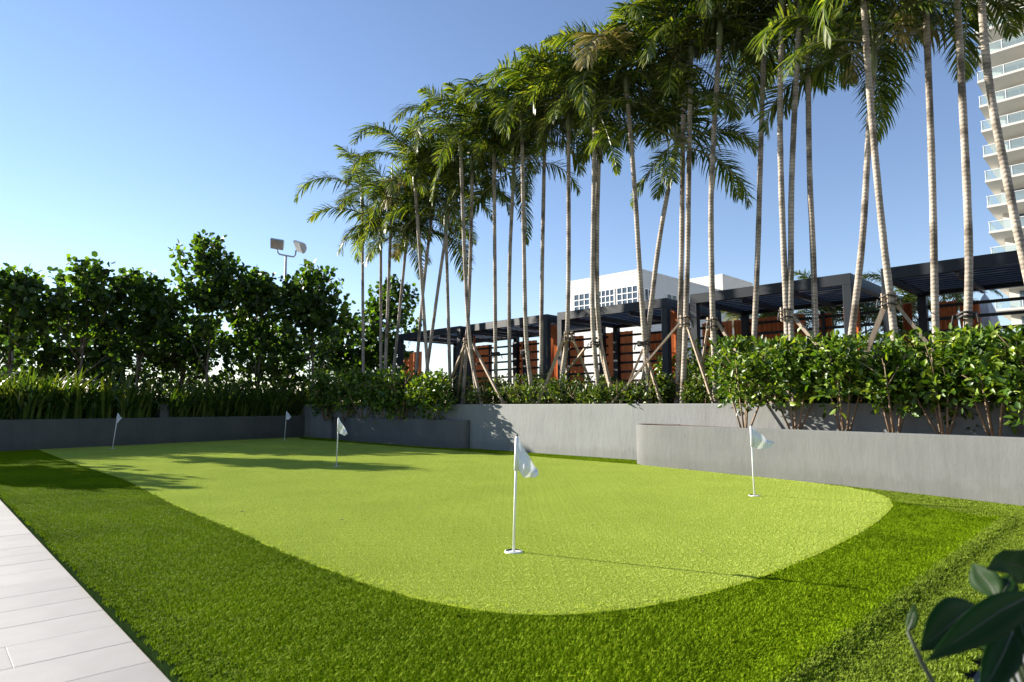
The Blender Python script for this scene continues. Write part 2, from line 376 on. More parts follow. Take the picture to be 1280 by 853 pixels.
def in_poly(x, y, poly):
    x = np.asarray(x); y = np.asarray(y); c = np.zeros(x.shape, bool); n = len(poly)
    for i in range(n):
        x1, y1 = poly[i][:2]; x2, y2 = poly[(i + 1) % n][:2]
        cond = ((y1 > y) != (y2 > y)) & (x < (x2 - x1) * (y - y1) / (y2 - y1 + 1e-12) + x1)
        c ^= cond
    return c
def dist_line(x, y, pts):
    best = np.full(np.shape(x), 1e9)
    for (a, b) in zip(pts[:-1], pts[1:]):
        dx, dy = b[0] - a[0], b[1] - a[1]; t = np.clip(((x - a[0]) * dx + (y - a[1]) * dy) / (dx * dx + dy * dy), 0, 1)
        best = np.minimum(best, np.hypot(x - a[0] - t * dx, y - a[1] - t * dy))
    return best
SEAM = [(0.1, 1.55), (0.87, 2.32), (2.5, 3.92), (3.6, 5.0), (4.12, 5.5), (4.38, 5.85), (4.42, 6.2)]
E0 = G(228, 853); E1 = G(0, 620)
EDIR = Vector((E1.x - E0.x, E1.y - E0.y, 0)).normalized(); ENOR = Vector((EDIR.y, -EDIR.x, 0))     # along the paving edge (away from camera), towards the turf
EANG = math.atan2(-EDIR.y, -EDIR.x)
E0 = Vector((E0.x, E0.y, 0))
def edge_d(x, y): return (x - E0.x) * ENOR.x + (y - E0.y) * ENOR.y
PAVE_D = -0.80
_k = (PAVE_D - (E0.x - E0.y)) / (EDIR.x - EDIR.y); CORNER = E0 + EDIR * _k
LAWN = [V2(CORNER + ENOR * .0), (5.55, 6.35)] + [(2.9, 11.4), (-0.6, 14.9), (-1.5, 15.9), (-6.3, 20.7), (A_END.x, A_END.y + .3)] + [(A_START.x - .2, A_START.y + .2), V2(E0 + EDIR * 19)]
gp = [(45, 562), (92, 580), (154, 600), (223, 635), (300, 667), (345, 688), (400, 711), (450, 729.5), (500, 745), (550, 757), (600, 765.5), (640, 769.5), (680, 771), (720, 770), (760, 766.5), (805, 760.5), (850, 752), (890, 742.5), (930, 730.5), (970, 716.5), (1000, 704), (1032, 690), (1060, 676), (1082, 664), (1100, 651), (1112, 640), (1117, 632), (1112, 624), (1095, 617), (1060, 610), (1015, 604)]
GREEN = [V2(G(*p)) for p in gp] + [(3.75, 8.78), (2.75, 10.24), (2.17, 11.08), (2.0, 11.25), (0.4, 12.9), (-1.2, 14.45), (-3.2, 16.4), (-6.4, 19.6), (A_END.x - .3, A_END.y - .6), (A_LINE[2].x + .3, A_LINE[2].y - .1)]
def seam_h(x, y):
    d = dist_line(x, y, SEAM)
    right = ((np.asarray(x) - np.asarray(y)) > -1.43) & ~in_poly(x, y, GREEN)
    out = np.where(in_poly(x, y, GREEN), 0.0, np.clip(dist_line(x, y, GREEN + GREEN[:1]) / .25, 0, 1))
    return out * 0.032 * np.exp(-(d / 0.085) ** 2) + np.where(right, 0.006, 0.0) * np.clip(d / .15, 0, 1)

# lawn sheet: fine near the camera, with the raised seam
def sheet(name, poly, step, zf, mat, label):
    xs = [p[0] for p in poly]; ys = [p[1] for p in poly]
    nx = int((max(xs) - min(xs)) / step) + 2; ny = int((max(ys) - min(ys)) / step) + 2
    X, Y = np.meshgrid(min(xs) + np.arange(nx) * step, min(ys) + np.arange(ny) * step, indexing='ij')
    Z = zf(X, Y)
    cx = X[:-1, :-1] + step / 2; cy = Y[:-1, :-1] + step / 2
    ok = in_poly(cx, cy, poly)
    idx = np.arange(nx * ny).reshape(nx, ny)
    F = np.stack([idx[:-1, :-1], idx[1:, :-1], idx[1:, 1:], idx[:-1, 1:]], -1)[ok]
    used = np.unique(F); rm = -np.ones(nx * ny, int); rm[used] = np.arange(len(used))
    V = np.stack([X.ravel(), Y.ravel(), Z.ravel()], -1)[used]
    me = bpy.data.meshes.new(name); me.from_pydata(V.tolist(), [], rm[F].tolist()); me.update()
    return tag(obj(name, me, mat, smooth=True), label, 'lawn', kind='structure')
LAWN_IN = [V2(Vector((*LAWN[0], 0)) + ENOR * .09)] + LAWN[1:-1] + [V2(Vector((*LAWN[-1], 0)) + ENOR * .09)]
sheet('lawn', LAWN_IN, 0.04, seam_h, M['lawn'], 'dark green rough turf surrounding the putting green')
gm = MB(); gm.prism([(x, y) for x, y in GREEN][::-1], 0.002, 0.007)
gobj = tag(obj('putting_green', gm, M['green']), 'light lime putting green of short artificial turf', 'putting green', kind='structure')

# raised turf edge along the paving on the left
em = MB()
def ep(t): return CORNER + EDIR * t + ENOR * (0.004 * math.sin(t * 3.1) + 0.003 * math.sin(t * 7.7 + 1))
for k in range(80):
    a, b = ep(k * .25), ep(k * .25 + .25)
    fa, fb = a + ENOR * .2, b + ENOR * .2
    em.add([(a.x, a.y, -.1), (b.x, b.y, -.1), (b.x, b.y, .004), (a.x, a.y, .004), (fa.x, fa.y, .004), (fb.x, fb.y, .004)], [(0, 1, 2, 3), (3, 2, 5, 4)])
tag(obj('turf_edge', em, M['turf_edge']), 'dark cut edge of the turf along the pale paving', 'turf edge', kind='structure')

# ------------------------------------------------------------------ turf blades (uncountable: stuff)
def tuft(name, n, rad, h, w, lean, mat, square=False):
    rs = np.random.RandomState(len(name) + n)
    r = rad * np.sqrt(rs.rand(n)); a = rs.rand(n) * 2 * np.pi
    Pn = np.stack([r * np.cos(a), r * np.sin(a), np.zeros(n)], -1)
    if square:
        q = int(math.ceil(math.sqrt(n))); gx, gy = np.meshgrid(np.arange(q), np.arange(q)); n = q * q
        gx = (gx.ravel() + rs.rand(n)) / q - .5; gy = (gy.ravel() + rs.rand(n)) / q - .5
        Pn = np.stack([gx * rad, gy * rad, np.zeros(n)], -1)
    th = rs.rand(n) * 2 * np.pi; ln = lean * (0.3 + rs.rand(n))
    H = h * (0.65 + 0.6 * rs.rand(n)); 
    o = np.stack([np.cos(th), np.sin(th), np.zeros(n)], -1); s = np.stack([-np.sin(th), np.cos(th), np.zeros(n)], -1)
    z = np.array([0, 0, 1.0])
    W = w * (0.7 + .6 * rs.rand(n))
    b0 = Pn - s * W[:, None] / 2; b1 = Pn + s * W[:, None] / 2
    mid = Pn + o * (ln * H * .35)[:, None] + z * (H * .6)[:, None]
    m0 = mid - s * W[:, None] * .42; m1 = mid + s * W[:, None] * .42
    tip = Pn + o * (ln * H)[:, None] + z * (H * (1 - .25 * ln))[:, None]
    V = np.stack([b0, b1, m1, m0, tip], 1).reshape(-1, 3)
    return bpy.data.objects.new(name, np_mesh(name, V, [(0, 1, 2, 3), (3, 2, 4)], 5, n, mat))
def blades(name, pts, tuft_obj, smin, smax, label, quarter=False):
    me = bpy.data.meshes.new(name); me.from_pydata(pts, [], []); me.update()
    o = link(bpy.data.objects.new(name, me)); tag(o, label, 'grass', kind='stuff')
    me.materials.append(tuft_obj.data.materials[0])
    ng = bpy.data.node_groups.new(name + '_nodes', 'GeometryNodeTree')
    ng.interface.new_socket('Geometry', in_out='INPUT', socket_type='NodeSocketGeometry')
    ng.interface.new_socket('Geometry', in_out='OUTPUT', socket_type='NodeSocketGeometry')
    N = ng.nodes; L = ng.links
    gi = N.new('NodeGroupInput'); go = N.new('NodeGroupOutput'); io = N.new('GeometryNodeInstanceOnPoints'); oi = N.new('GeometryNodeObjectInfo')
    oi.inputs[0].default_value = tuft_obj
    rv = N.new('FunctionNodeRandomValue'); rv.data_type = 'FLOAT_VECTOR'; rv.inputs[0].default_value = (-.06, -.06, 0); rv.inputs[1].default_value = (.06, .06, 6.283)
    sv = N.new('FunctionNodeRandomValue'); sv.data_type = 'FLOAT'; sv.inputs[2].default_value = smin; sv.inputs[3].default_value = smax
    L.new(gi.outputs[0], io.inputs['Points']); L.new(oi.outputs['Geometry'], io.inputs['Instance'])
    if quarter:
        ri = N.new('FunctionNodeRandomValue'); ri.data_type = 'INT'; ri.inputs[4].default_value = 0; ri.inputs[5].default_value = 3
        mu = N.new('ShaderNodeMath'); mu.operation = 'MULTIPLY'; mu.inputs[1].default_value = math.pi / 2; cx = N.new('ShaderNodeCombineXYZ')
        L.new(ri.outputs[2], mu.inputs[0]); L.new(mu.outputs[0], cx.inputs[2]); L.new(cx.outputs[0], io.inputs['Rotation'])
    else: L.new(rv.outputs[0], io.inputs['Rotation'])
    L.new(sv.outputs[1], io.inputs['Scale']); L.new(io.outputs[0], go.inputs[0])
    md = o.modifiers.new('scatter', 'NODES'); md.node_group = ng
    return o
CUPS = [V2(G(*p)) for p in ((642, 690), (943, 620), (420.5, 583), (355.5, 550.5), (140.5, 561))]
TILE = .12
def zone(X, Y, inside, edge):
    ok = in_poly(X, Y, LAWN) & (edge_d(X, Y) > .012) & ((X - Y) < PAVE_D - .05)
    g = in_poly(X, Y, GREEN)
    right = ((X - Y) > -1.43) & (Y < 7.2) & (X > 0)
    right |= (X > 3.95) & (Y < 8.2) & ((X - 4.4) * 1.0 + (Y - 5.9) * .25 > -.15)
    gd = dist_line(X, Y, GREEN + GREEN[:1]); ed = edge_d(X, Y)
    cd = np.min([np.hypot(X - c[0], Y - c[1]) for c in CUPS], 0)
    if inside == 'green': ok &= g & ((gd > .015) & (cd > .080) if edge else (gd > .10) & (cd > .155))
    else: ok &= ~g & (right if inside == 'strip' else ~right) & ((gd > .012) if edge else (gd > .095) & (ed > .095) & (dist_line(X, Y, SEAM) > .30))
    return ok & (np.abs(X) < 1.05 * Y + 1.2)
def turf_pts(step, inside, edge=False):
    X, Y = np.meshgrid(np.arange(-17, 6.5, step), np.arange(0.9, 21.5, step), indexing='ij'); X = X.ravel(); Y = Y.ravel()
    if edge:
        X = X + (np.random.rand(X.size) - .5) * step; Y = Y + (np.random.rand(Y.size) - .5) * step
        ok = zone(X, Y, inside, True); X, Y = X[ok], Y[ok]
        tx = np.round((X + 17) / TILE) * TILE - 17; ty = np.round((Y - .9) / TILE) * TILE + .9
        ok = ~zone(tx, ty, inside, False)
    else: ok = zone(X, Y, inside, False)
    X, Y = X[ok], Y[ok]
    Z = seam_h(X, Y) if inside != 'green' else np.full(X.shape, 0.007)
    return np.stack([X, Y, Z], -1).tolist()
t_rough = tuft('rough_tuft', 400, TILE, .0175, .0032, .8, M['rough_blade'], True)
t_strip = tuft('strip_tuft', 400, TILE, .0155, .0032, .8, M['strip_blade'], True)
t_green = tuft('green_tuft', 560, TILE, .0046, .0030, 1.0, M['green_blade'], True)
t_rough_s = tuft('rough_tuft_small', 40, .026, .0170, .0034, .7, M['rough_blade'])
t_strip_s = tuft('strip_tuft_small', 40, .026, .0155, .0034, .7, M['strip_blade'])
t_green_s = tuft('green_tuft_small', 48, .030, .0046, .0032, .7, M['green_blade'])
blades('rough_turf_blades', turf_pts(TILE, 'rough'), t_rough, 1, 1, 'dark green blades of the rough turf band', True)
blades('strip_turf_blades', turf_pts(TILE, 'strip'), t_strip, 1, 1, 'paler turf blades beyond the raised seam', True)
blades('green_turf_blades', turf_pts(TILE, 'green'), t_green, 1, 1, 'short lime blades of the putting green', True)
blades('rough_turf_edge_blades', turf_pts(.028, 'rough', True), t_rough_s, .85, 1.2, 'dark green blades along the cut edges of the rough turf')
blades('strip_turf_edge_blades', turf_pts(.028, 'strip', True), t_strip_s, .85, 1.2, 'paler turf blades where the strip meets the green')
blades('green_turf_edge_blades', turf_pts(.032, 'green', True), t_green_s, .9, 1.15, 'short lime blades along the rim of the green')

# ------------------------------------------------------------------ pale plank paving on the left, one object per plank
DECK_Z = -0.032
dk = MB()
c0 = CORNER.copy()
def dp(t, s, z): # t along the edge away from camera, s away from the turf
    v = c0 + EDIR * t - ENOR * (s + .004); return (v.x, v.y, z)
dk.add([dp(-4, 0.0, DECK_Z - .0025), dp(-4, 6, DECK_Z - .0025), dp(22, 6, DECK_Z - .0025), dp(22, 0.0, DECK_Z - .0025)], [(0, 1, 2, 3)])
deck = tag(obj('paving', dk, M['joint']), 'pale plank paving beside the turf edge', 'paving', kind='structure')
PW = 0.30
plank_meshes = {}
def plank_mesh(L):
    k = round(L, 2)
    if k not in plank_meshes:
        b = MB(); b.bevbox((0, 0, -.02), (PW - .0025, k - .0025, .04), .0008); plank_meshes[k] = b.mesh('paver'); plank_meshes[k].materials.append(M['paver'])
    return plank_meshes[k]
for r in range(-8, 46):
    t = (r + .5) * PW
    s = 0.0
    lens = [random.choice([0.36, 0.42, 0.48])] + [0.9] * (4 if r < 16 else 2)
    for L in lens:
        p = dp(t, s + L / 2, DECK_Z + random.uniform(-.0006, .0006))
        o = link(bpy.data.objects.new('paver', plank_mesh(L))); o.parent = deck; o.location = p; o.rotation_euler = (0, 0, EANG)
        s += L
# grey paving on the right, behind the near plant
rp = MB()
def qp(d, s, z): v = Vector((0.5 * (s + d), 0.5 * (s - d), z)); return v
rp.add([qp(PAVE_D, 1.0, -.03), qp(2.6, 1.0, -.03), qp(2.6, 12.0, -.03), qp(PAVE_D, 12.0, -.03)], [(0, 1, 2, 3)])
rpo = tag(obj('side_paving', rp, M['joint']), 'grey slab paving beyond the turf on the right', 'paving', kind='structure')
smesh = MB(); smesh.bevbox((0, 0, -.02), (.594, .594, .04), .004); smesh = smesh.mesh('paving_slab'); smesh.materials.append(M['paving_grey'])
for i in range(4):
    for j in range(14):
        c = qp(PAVE_D + .02 + .43 + i * .8485, 1.3 + .4243 + j * .8485, -.03 + .014 + random.uniform(-.001, .001))
        o = link(bpy.data.objects.new('paving_slab', smesh)); o.parent = rpo; o.location = c; o.rotation_euler = (0, 0, R(45))

# ------------------------------------------------------------------ planter walls
def smooth_poly(pts, n=3):
    pts = [Vector((p[0], p[1], 0)) for p in pts]
    for _ in range(n):
        q = [pts[0]]
        for a, b in zip(pts[:-1], pts[1:]): q += [a * .75 + b * .25, a * .25 + b * .75]
        q.append(pts[-1]); pts = q
    return pts
def wall_strip(name, line, th, z0, z1, label, bev=.012, mat='wall'):
    """wall following line; thickness th to its left-hand side (looking along the line)."""
    pts = [Vector((p[0], p[1], 0)) for p in line]; n = len(pts)
    nor = []
    for i in range(n):
        d = (pts[min(i + 1, n - 1)] - pts[max(i - 1, 0)]).normalized(); nor.append(Vector((-d.y, d.x, 0)))
    prof = [(0, z0), (0, z1 - bev), (bev, z1), (th - bev, z1), (th, z1 - bev), (th, z0)]
    base = pts[n // 2].copy(); base.z = z0
    vs = []; fs = []
    for i in range(n):
        for (o, z) in prof: v = pts[i] + nor[i] * o; vs.append((v.x, v.y, z))
    k = len(prof)
    for i in range(n - 1):
        for j in range(k):
            fs.append((i * k + j, i * k + (j + 1) % k, (i + 1) * k + (j + 1) % k, (i + 1) * k + j))
    fs.append(tuple(range(k))); fs.append(tuple(range((n - 1) * k + k - 1, (n - 1) * k - 1, -1)))
    mb = MB(); mb.add(vs, fs); me = mb.mesh(name, base); o = obj(name, me, M[mat]); o.location = base
    me.polygons.foreach_set('use_smooth', [False] * len(me.polygons))
    return tag(o, label, 'planter wall')
dl = smooth_poly(D_FRONT, 3)
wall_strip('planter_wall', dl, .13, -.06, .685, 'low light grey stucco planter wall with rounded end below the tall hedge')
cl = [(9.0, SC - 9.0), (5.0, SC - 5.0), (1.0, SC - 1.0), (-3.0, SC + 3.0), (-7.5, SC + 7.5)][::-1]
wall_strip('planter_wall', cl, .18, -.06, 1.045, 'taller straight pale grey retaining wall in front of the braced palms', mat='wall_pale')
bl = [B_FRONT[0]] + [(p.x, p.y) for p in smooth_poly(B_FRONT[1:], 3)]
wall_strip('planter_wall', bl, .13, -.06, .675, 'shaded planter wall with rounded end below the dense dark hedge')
wall_strip('planter_wall', [(A_START.x, A_START.y), (A_LINE[1].x, A_LINE[1].y), (A_END.x, A_END.y)], .15, -.06, .70, 'long shaded dark grey planter wall below the strappy plants', mat='wall_dark')
def soil(name, poly, z, label):
    s = MB(); s.add([(x, y, z(x, y) if callable(z) else z) for x, y in poly], [tuple(range(len(poly)))])
    me = s.mesh(name); o = obj(name, me, M['soil']); return tag(o, label, 'planting bed', kind='structure')
soil('planting_bed', [(p.x + .04, p.y + .04) for p in dl[6:]] + [(8.5, 1.8), (8.5, SC - 8.5), (2.9, SC - 2.85)], lambda x, y: .700 - .032 * (x - 2.2), 'brown mulch bed inside the rounded light planter')
soil('planting_bed', [(9.0, SC - 8.9), (10.5, 6.6), (-3.6, 20.7), (-12, 29), (-16, 29), (-7.4, SC + 7.5)], .99, 'mulch bed behind the tall retaining wall')
soil('planting_bed', [(p[0] + .05, p[1] + .05) for p in bl] + [(-1.2, SC + 1.25), (-6.5, SC + 6.55)], .60, 'mulch bed inside the shaded planter')
soil('planting_bed', [(A_START.x, A_START.y + .1), (A_LINE[1].x - .05, A_LINE[1].y + .08), (A_END.x, A_END.y + .1), (-7.4, 22.2), (-16, 29), (-30, 29), (-32, A_START.y)], .62, 'mulch bed with strappy plants and round-leaved trees')

# ------------------------------------------------------------------ terrace and cabanas
SCAB = 17.5
def row(t, d, z):     # t along the row (X at front line), d metres behind the front line
    v = Vector((t, SCAB - t, 0)) + B45 * d; return Vector((v.x, v.y, z))
tm = MB(); tm.prism([V2(row(-12, -.35, 0)), V2(row(11, -.35, 0)), V2(row(11, 14, 0)), V2(row(-12, 14, 0))], -.1, 1.0)
tag(obj('terrace', tm, M['paving_grey']), 'raised paved terrace under the cabanas', 'terrace', kind='structure')

CW, CD, CH = 3.22, 2.55, 2.40
def make_cabana():
    c = thing('cabana', (0, 0, 0), '', 'cabana', 'row of dark slatted cabanas')
    post = MB(); post.bevbox((0, 0, (CH - .2) / 2), (.15, .15, CH - .2), .006); pm = post.mesh('post')
    for x in (-CW / 2 + .075, CW / 2 - .075):
        for y in (.075, CD - .075):
            o = obj('post', pm, M['dark_metal'], c); o.location = (x, y, 0)
    bm = MB(); bm.bevbox((0, 0, 0), (CW, .12, .2), .006); bm = bm.mesh('roof_beam')
    for y in (.06, CD - .06):
        o = obj('roof_beam', bm, M['dark_metal'], c); o.location = (0, y, CH - .1)
    sm = MB(); sm.bevbox((0, 0, 0), (.12, CD - .25, .194), .006); sm = sm.mesh('side_beam')
    for x in (-CW / 2 + .06, CW / 2 - .06):
        o = obj('side_beam', sm, M['dark_metal'], c); o.location = (x, CD / 2, CH - .1)
    lm = MB(); lm.box((0, 0, 0), (CW - .26, .14, .022), Matrix.Rotation(R(38), 3, 'X')); lm = lm.mesh('louvre')
    for k in range(10):
        o = obj('louvre', lm, M['slat'], c); o.location = (0, .24 + k * .229, CH - .10)
    pu = MB(); pu.box((0, 0, 0), (.06, CD - .24, .1)); pu = pu.mesh('purlin')
    for x in (-.52, .52):
        o = obj('purlin', pu, M['slat'], c); o.location = (x, CD / 2, CH - .22)
    rm = MB(); rm.box((0, 0, 0), (CW + .1, .035, .06)); rm = rm.mesh('rail')
    for k in range(8):
        o = obj('rail', rm, M['dark_metal'], c); o.location = (0, CD + .02, .20 + k * .255)
    mp_ = MB(); mp_.box((0, 0, 0), (.07, .05, CH - .32)); mp_ = mp_.mesh('mullion')
    o = obj('mullion', mp_, M['dark_metal'], c); o.location = (.25, CD - .06, (CH - .2) / 2 - .05)
    return c
proto = make_cabana()
CAB = [(-3.83, 'dark slatted cabana half hidden by the round-leaved trees'), (-1.36, 'dark slatted cabana neighbouring the tree-shaded end cabana'),
       (1.16, 'dark slatted cabana with the white building rising behind it'), (3.84, 'dark slatted cabana with leafy palms showing over its roof'),
       (6.46, 'dark slatted cabana in front of the balcony tower')]
for i, (x0, lab) in enumerate(CAB):
    c = proto if i == 0 else copy_tree(proto)
    c.location = row(x0 + CW / 2 / math.sqrt(2), 0, 1.0); c.rotation_euler = (0, 0, R(-45)); c['label'] = lab
    ORG[c.name] = Vector(c.location)

def curtain(a, b, z0, z1, folds, label, amp=.06, seed=0):
    rs = random.Random(seed); a, b = Vector(a), Vector(b); d = (b - a); n = folds * 6
    nrm = Vector((-d.y, d.x, 0)).normalized(); base = (a + b) / 2; base.z = z0
    vs = []; fs = []; zs = [z0, z0 + (z1 - z0) * .35, z0 + (z1 - z0) * .8, z1]
    for j, z in enumerate(zs):
        for i in range(n + 1):
            t = i / n; pinch = 1.0 - (.10 if j == 1 else 0.0) * (1 - abs(2 * t - 1))
            w = amp * math.sin(t * folds * 2 * math.pi + j * .35 + seed) * (1 - .35 * (j == 3)) + .012 * math.sin(t * 9 + seed + j)
            p = a + d * (0.5 + (t - .5) * pinch) + nrm * w; vs.append((p.x, p.y, z))
    for j in range(3):
        for i in range(n): k = j * (n + 1) + i; fs.append((k, k + 1, k + n + 2, k + n + 1))
    me = MB().add(vs, fs).mesh('curtain', base); o = obj('curtain', me, M['curtain'], smooth=True); o.location = base
    return tag(o, label, 'curtain', 'terracotta curtains of the cabanas')
SR = SCAB + (CD + .12) * math.sqrt(2)
for k, (x0, x1, yt) in enumerate([(503, 527, 426), (584, 614, 418), (641, 671, 424), (708, 730, 410), (750, 792, 414), (812, 838, 414), (876, 914, 384), (916, 940, 392), (944, 978, 390), (978, 1006, 392), (1024, 1040, 392), (1128, 1140, 380), (1170, 1196, 377), (1198, 1224, 377)]):
    a, b = PS(x0, yt, SR), PS(x1, yt, SR); zt = min((a.z + b.z) / 2, 3.12)
    a.z = b.z = 0
    curtain(a, b, 1.02, zt, 4 + (k % 3), 'terracotta fabric curtain hanging behind the cabana rails', seed=k)
for k, (x0, _) in enumerate(CAB):
    xr = x0 + CW / math.sqrt(2)
    a = row(xr, .18, 0) - A45 * .17; b = row(xr, .80, 0) - A45 * .17
    curtain(a, b, 1.02, 3.17, 4, 'gathered terracotta curtain at the side of a cabana beside its front post', seed=20 + k)['group'] = 'terracotta curtains tied beside the cabana front posts'

# closed white parasol behind the last cabana
pz = PS(1235, 424, 23.2)
u = thing('parasol', (pz.x, pz.y, 1.0), 'closed white parasol seen through the rails of a cabana', 'parasol')
um = MB(); vs = []; fs = []; prof = [(.05, 1.15), (.20, 1.25), (.24, 1.5), (.21, 1.9), (.14, 2.35), (.05, 2.62), (.01, 2.7)]
for (r_, z) in prof:
    for k in range(16):
        rr = r_ * (1 + .22 * (1 if k % 2 else -1)); t = k * math.pi / 8; vs.append((pz.x + rr * math.cos(t), pz.y + rr * math.sin(t), 1.0 + z - .35))
for i in range(len(prof) - 1):
    for k in range(16): fs.append((i * 16 + k, i * 16 + (k + 1) % 16, (i + 1) * 16 + (k + 1) % 16, (i + 1) * 16 + k))
um.add(vs, fs); obj('canopy', um, M['flag'], u, True)
obj('pole', MB().tube([(pz.x, pz.y, 1.0), (pz.x, pz.y, 3.4)], .022, 8), M['metal'], u)
obj('base', MB().tube([(pz.x, pz.y, 1.0), (pz.x, pz.y, 1.07), (pz.x, pz.y, 1.09)], [.26, .26, .05], 16), M['dark_metal'], u)

# ------------------------------------------------------------------ white building behind the cabanas
def building(corner, la, lb, zt, label):
    """box with near corner `corner`; left face runs along -A45 for la metres, right face along +B45 for lb."""
    t = thing('white_building', (corner.x, corner.y, 0), label, 'building')
    a = corner; pts = [a, a + B45 * lb, a + B45 * lb - A45 * la, a - A45 * la]
    w = MB(); w.prism([V2(p) for p in pts], -.1, zt); obj('wall', w, M['white'], t)
    pr = MB(); e = .02
    pts2 = [a - B45 * e + A45 * e, a + B45 * (lb + e) + A45 * e, a + B45 * (lb + e) - A45 * (la + e), a - B45 * e - A45 * (la + e)]
    pr.prism([V2(p) for p in pts2], zt + .002, zt + .22); obj('roof_coping', pr, M['white'], t)
    return t
YB = 55.0
bc = P(801, 336, YB); ZB = bc.z; bc.z = 0
bt = building(bc, 8.3, 17, ZB - .22, 'white flat-roofed building with gridded windows behind the cabanas')
def grid_window(t, o, u, n, w, h, cols, rows):
    """window with its top-left at o, running along u, facing n."""
    z = Vector((0, 0, 1)); c = o + u * w / 2 - z * h / 2
    rot = Matrix((u, n, z)).transposed()
    wf = MB()
    for k in range(cols + 1): wf.box(o + u * (w * k / cols) - z * h / 2 + n * .03, (.075, .10, h + .075), rot)
    for k in range(rows + 1): wf.box(c + z * (h / 2 - h * k / rows) + n * .028, (w - .05, .09, .075), rot)
    f = obj('window', wf, M['plastic'], t)
    pm = MB(); pm.box((0, 0, 0), (w / cols - .085, .03, h / rows - .085), rot); pm = pm.mesh('pane')
    for i in range(cols):
        for j in range(rows):
            p = o + u * (w * (i + .5) / cols) - z * (h * (j + .5) / rows) + n * .018
            po = obj('pane', pm, M['pane'], f); po.location = p - ORG[t.name]
uL = A45; nL = -B45
def facept(px, py, origin, u):      # point of the vertical plane through origin along u
    d = ray(px, py); n = Vector((-u.y, u.x, 0)); k = (origin - CAMP).dot(n) / d.dot(n); return CAMP + d * k
for (x0, x1, yt) in ((718, 744, 365.5), (747, 768, 360.5), (771.5, 797.5, 357)):
    a = facept(x0, yt, bc, uL); b = facept(x1, yt, bc, uL); w = (b - a).dot(uL)
    zt = ZB - 1.42
    grid_window(bt, Vector((a.x, a.y, zt)), uL, nL, w, 2.3, 4, 4)
uR = B45; nR = A45
for (x0, x1, yt, cc) in ((805, 814, 354, 2), (832.5, 845, 361, 2)):
    a = facept(x0, yt, bc, uR); b = facept(x1, yt, bc, uR); w = (b - a).dot(uR)
    grid_window(bt, Vector((a.x, a.y, ZB - 1.7)), uR, nR, w, 2.1, cc, 2)
bc2 = P(903, 342.5, 74); Z2 = bc2.z; bc2.z = 0
building(bc2, 6.5, 8, Z2 - .22, 'plain white rooftop block beyond the gridded-window building')

# ------------------------------------------------------------------ balcony tower on the right
TC = P(1224, 135, 72); zf0 = TC.z
FLH = 3.02
tw = thing('apartment_tower', (TC.x, TC.y, 0), 'cream apartment tower with stacked glass-railed balconies', 'building')
T0 = Vector((TC.x, TC.y, 0)); TL = 15.0; BD = 4.3
nf = 24; kbase = int(zf0 / FLH)
zb = zf0 - kbase * FLH
core = [T0 + B45 * BD + A45 * .9, T0 + B45 * BD + A45 * TL, T0 + B45 * 18 + A45 * TL, T0 + B45 * 18 + A45 * .9]
w = MB(); w.prism([V2(p) for p in core], -.1, zb + nf * FLH); obj('wall', w, M['cream'], tw)
rot = Matrix((A45, B45, Vector((0, 0, 1)))).transposed()
for k in range(nf):
    z = zb + k * FLH
    s = MB()
    s.prism([V2(T0), V2(T0 + A45 * (TL + .3)), V2(T0 + B45 * 17 + A45 * (TL + .3)), V2(T0 + B45 * 17)], z, z + .26)
    sl = obj('balcony_slab', s, M['cream'], tw)
    rl = MB(); gl = MB()
    for q in range(6):
        p = T0 + A45 * (.08 + q * 2.45) + B45 * .08; rl.box(p + Vector((0, 0, z + .8)), (.06, .05, 1.08), rot)
    rl.box(T0 + A45 * (TL / 2) + B45 * .08 + Vector((0, 0, z + 1.36)), (TL, .07, .06), rot)
    rl.box(T0 + A45 * .08 + B45 * (BD / 2) + Vector((0, 0, z + 1.36)), (.07, BD, .055), rot)
    rl.box(T0 + A45 * .08 + B45 * (BD - .1) + Vector((0, 0, z + .8)), (.06, .05, 1.08), rot)
    gl.box(T0 + A45 * (TL / 2) + B45 * .085 + Vector((0, 0, z + .8)), (TL - .2, .02, 1.0), rot)
    gl.box(T0 + A45 * .085 + B45 * (BD / 2) + Vector((0, 0, z + .8)), (.02, BD - .3, 1.0), rot)
    ro = obj('railing', rl, M['plastic'], tw); obj('glass', gl, M['railglass'], ro)
    for q in range(3):
        c = T0 + B45 * (BD - .02) + A45 * (3.4 + q * 4.6) + Vector((0, 0, z + .26 + 1.25))
        f = MB(); f.box(c, (3.2, .10, 2.5), rot); fo = obj('window', f, M['lampgrey'], tw)
        for h_ in (-1, 1):
            g_ = MB(); g_.box(c - B45 * .045 + A45 * .78 * h_, (1.46, .04, 2.34), rot); obj('pane', g_, M['pane'], fo)

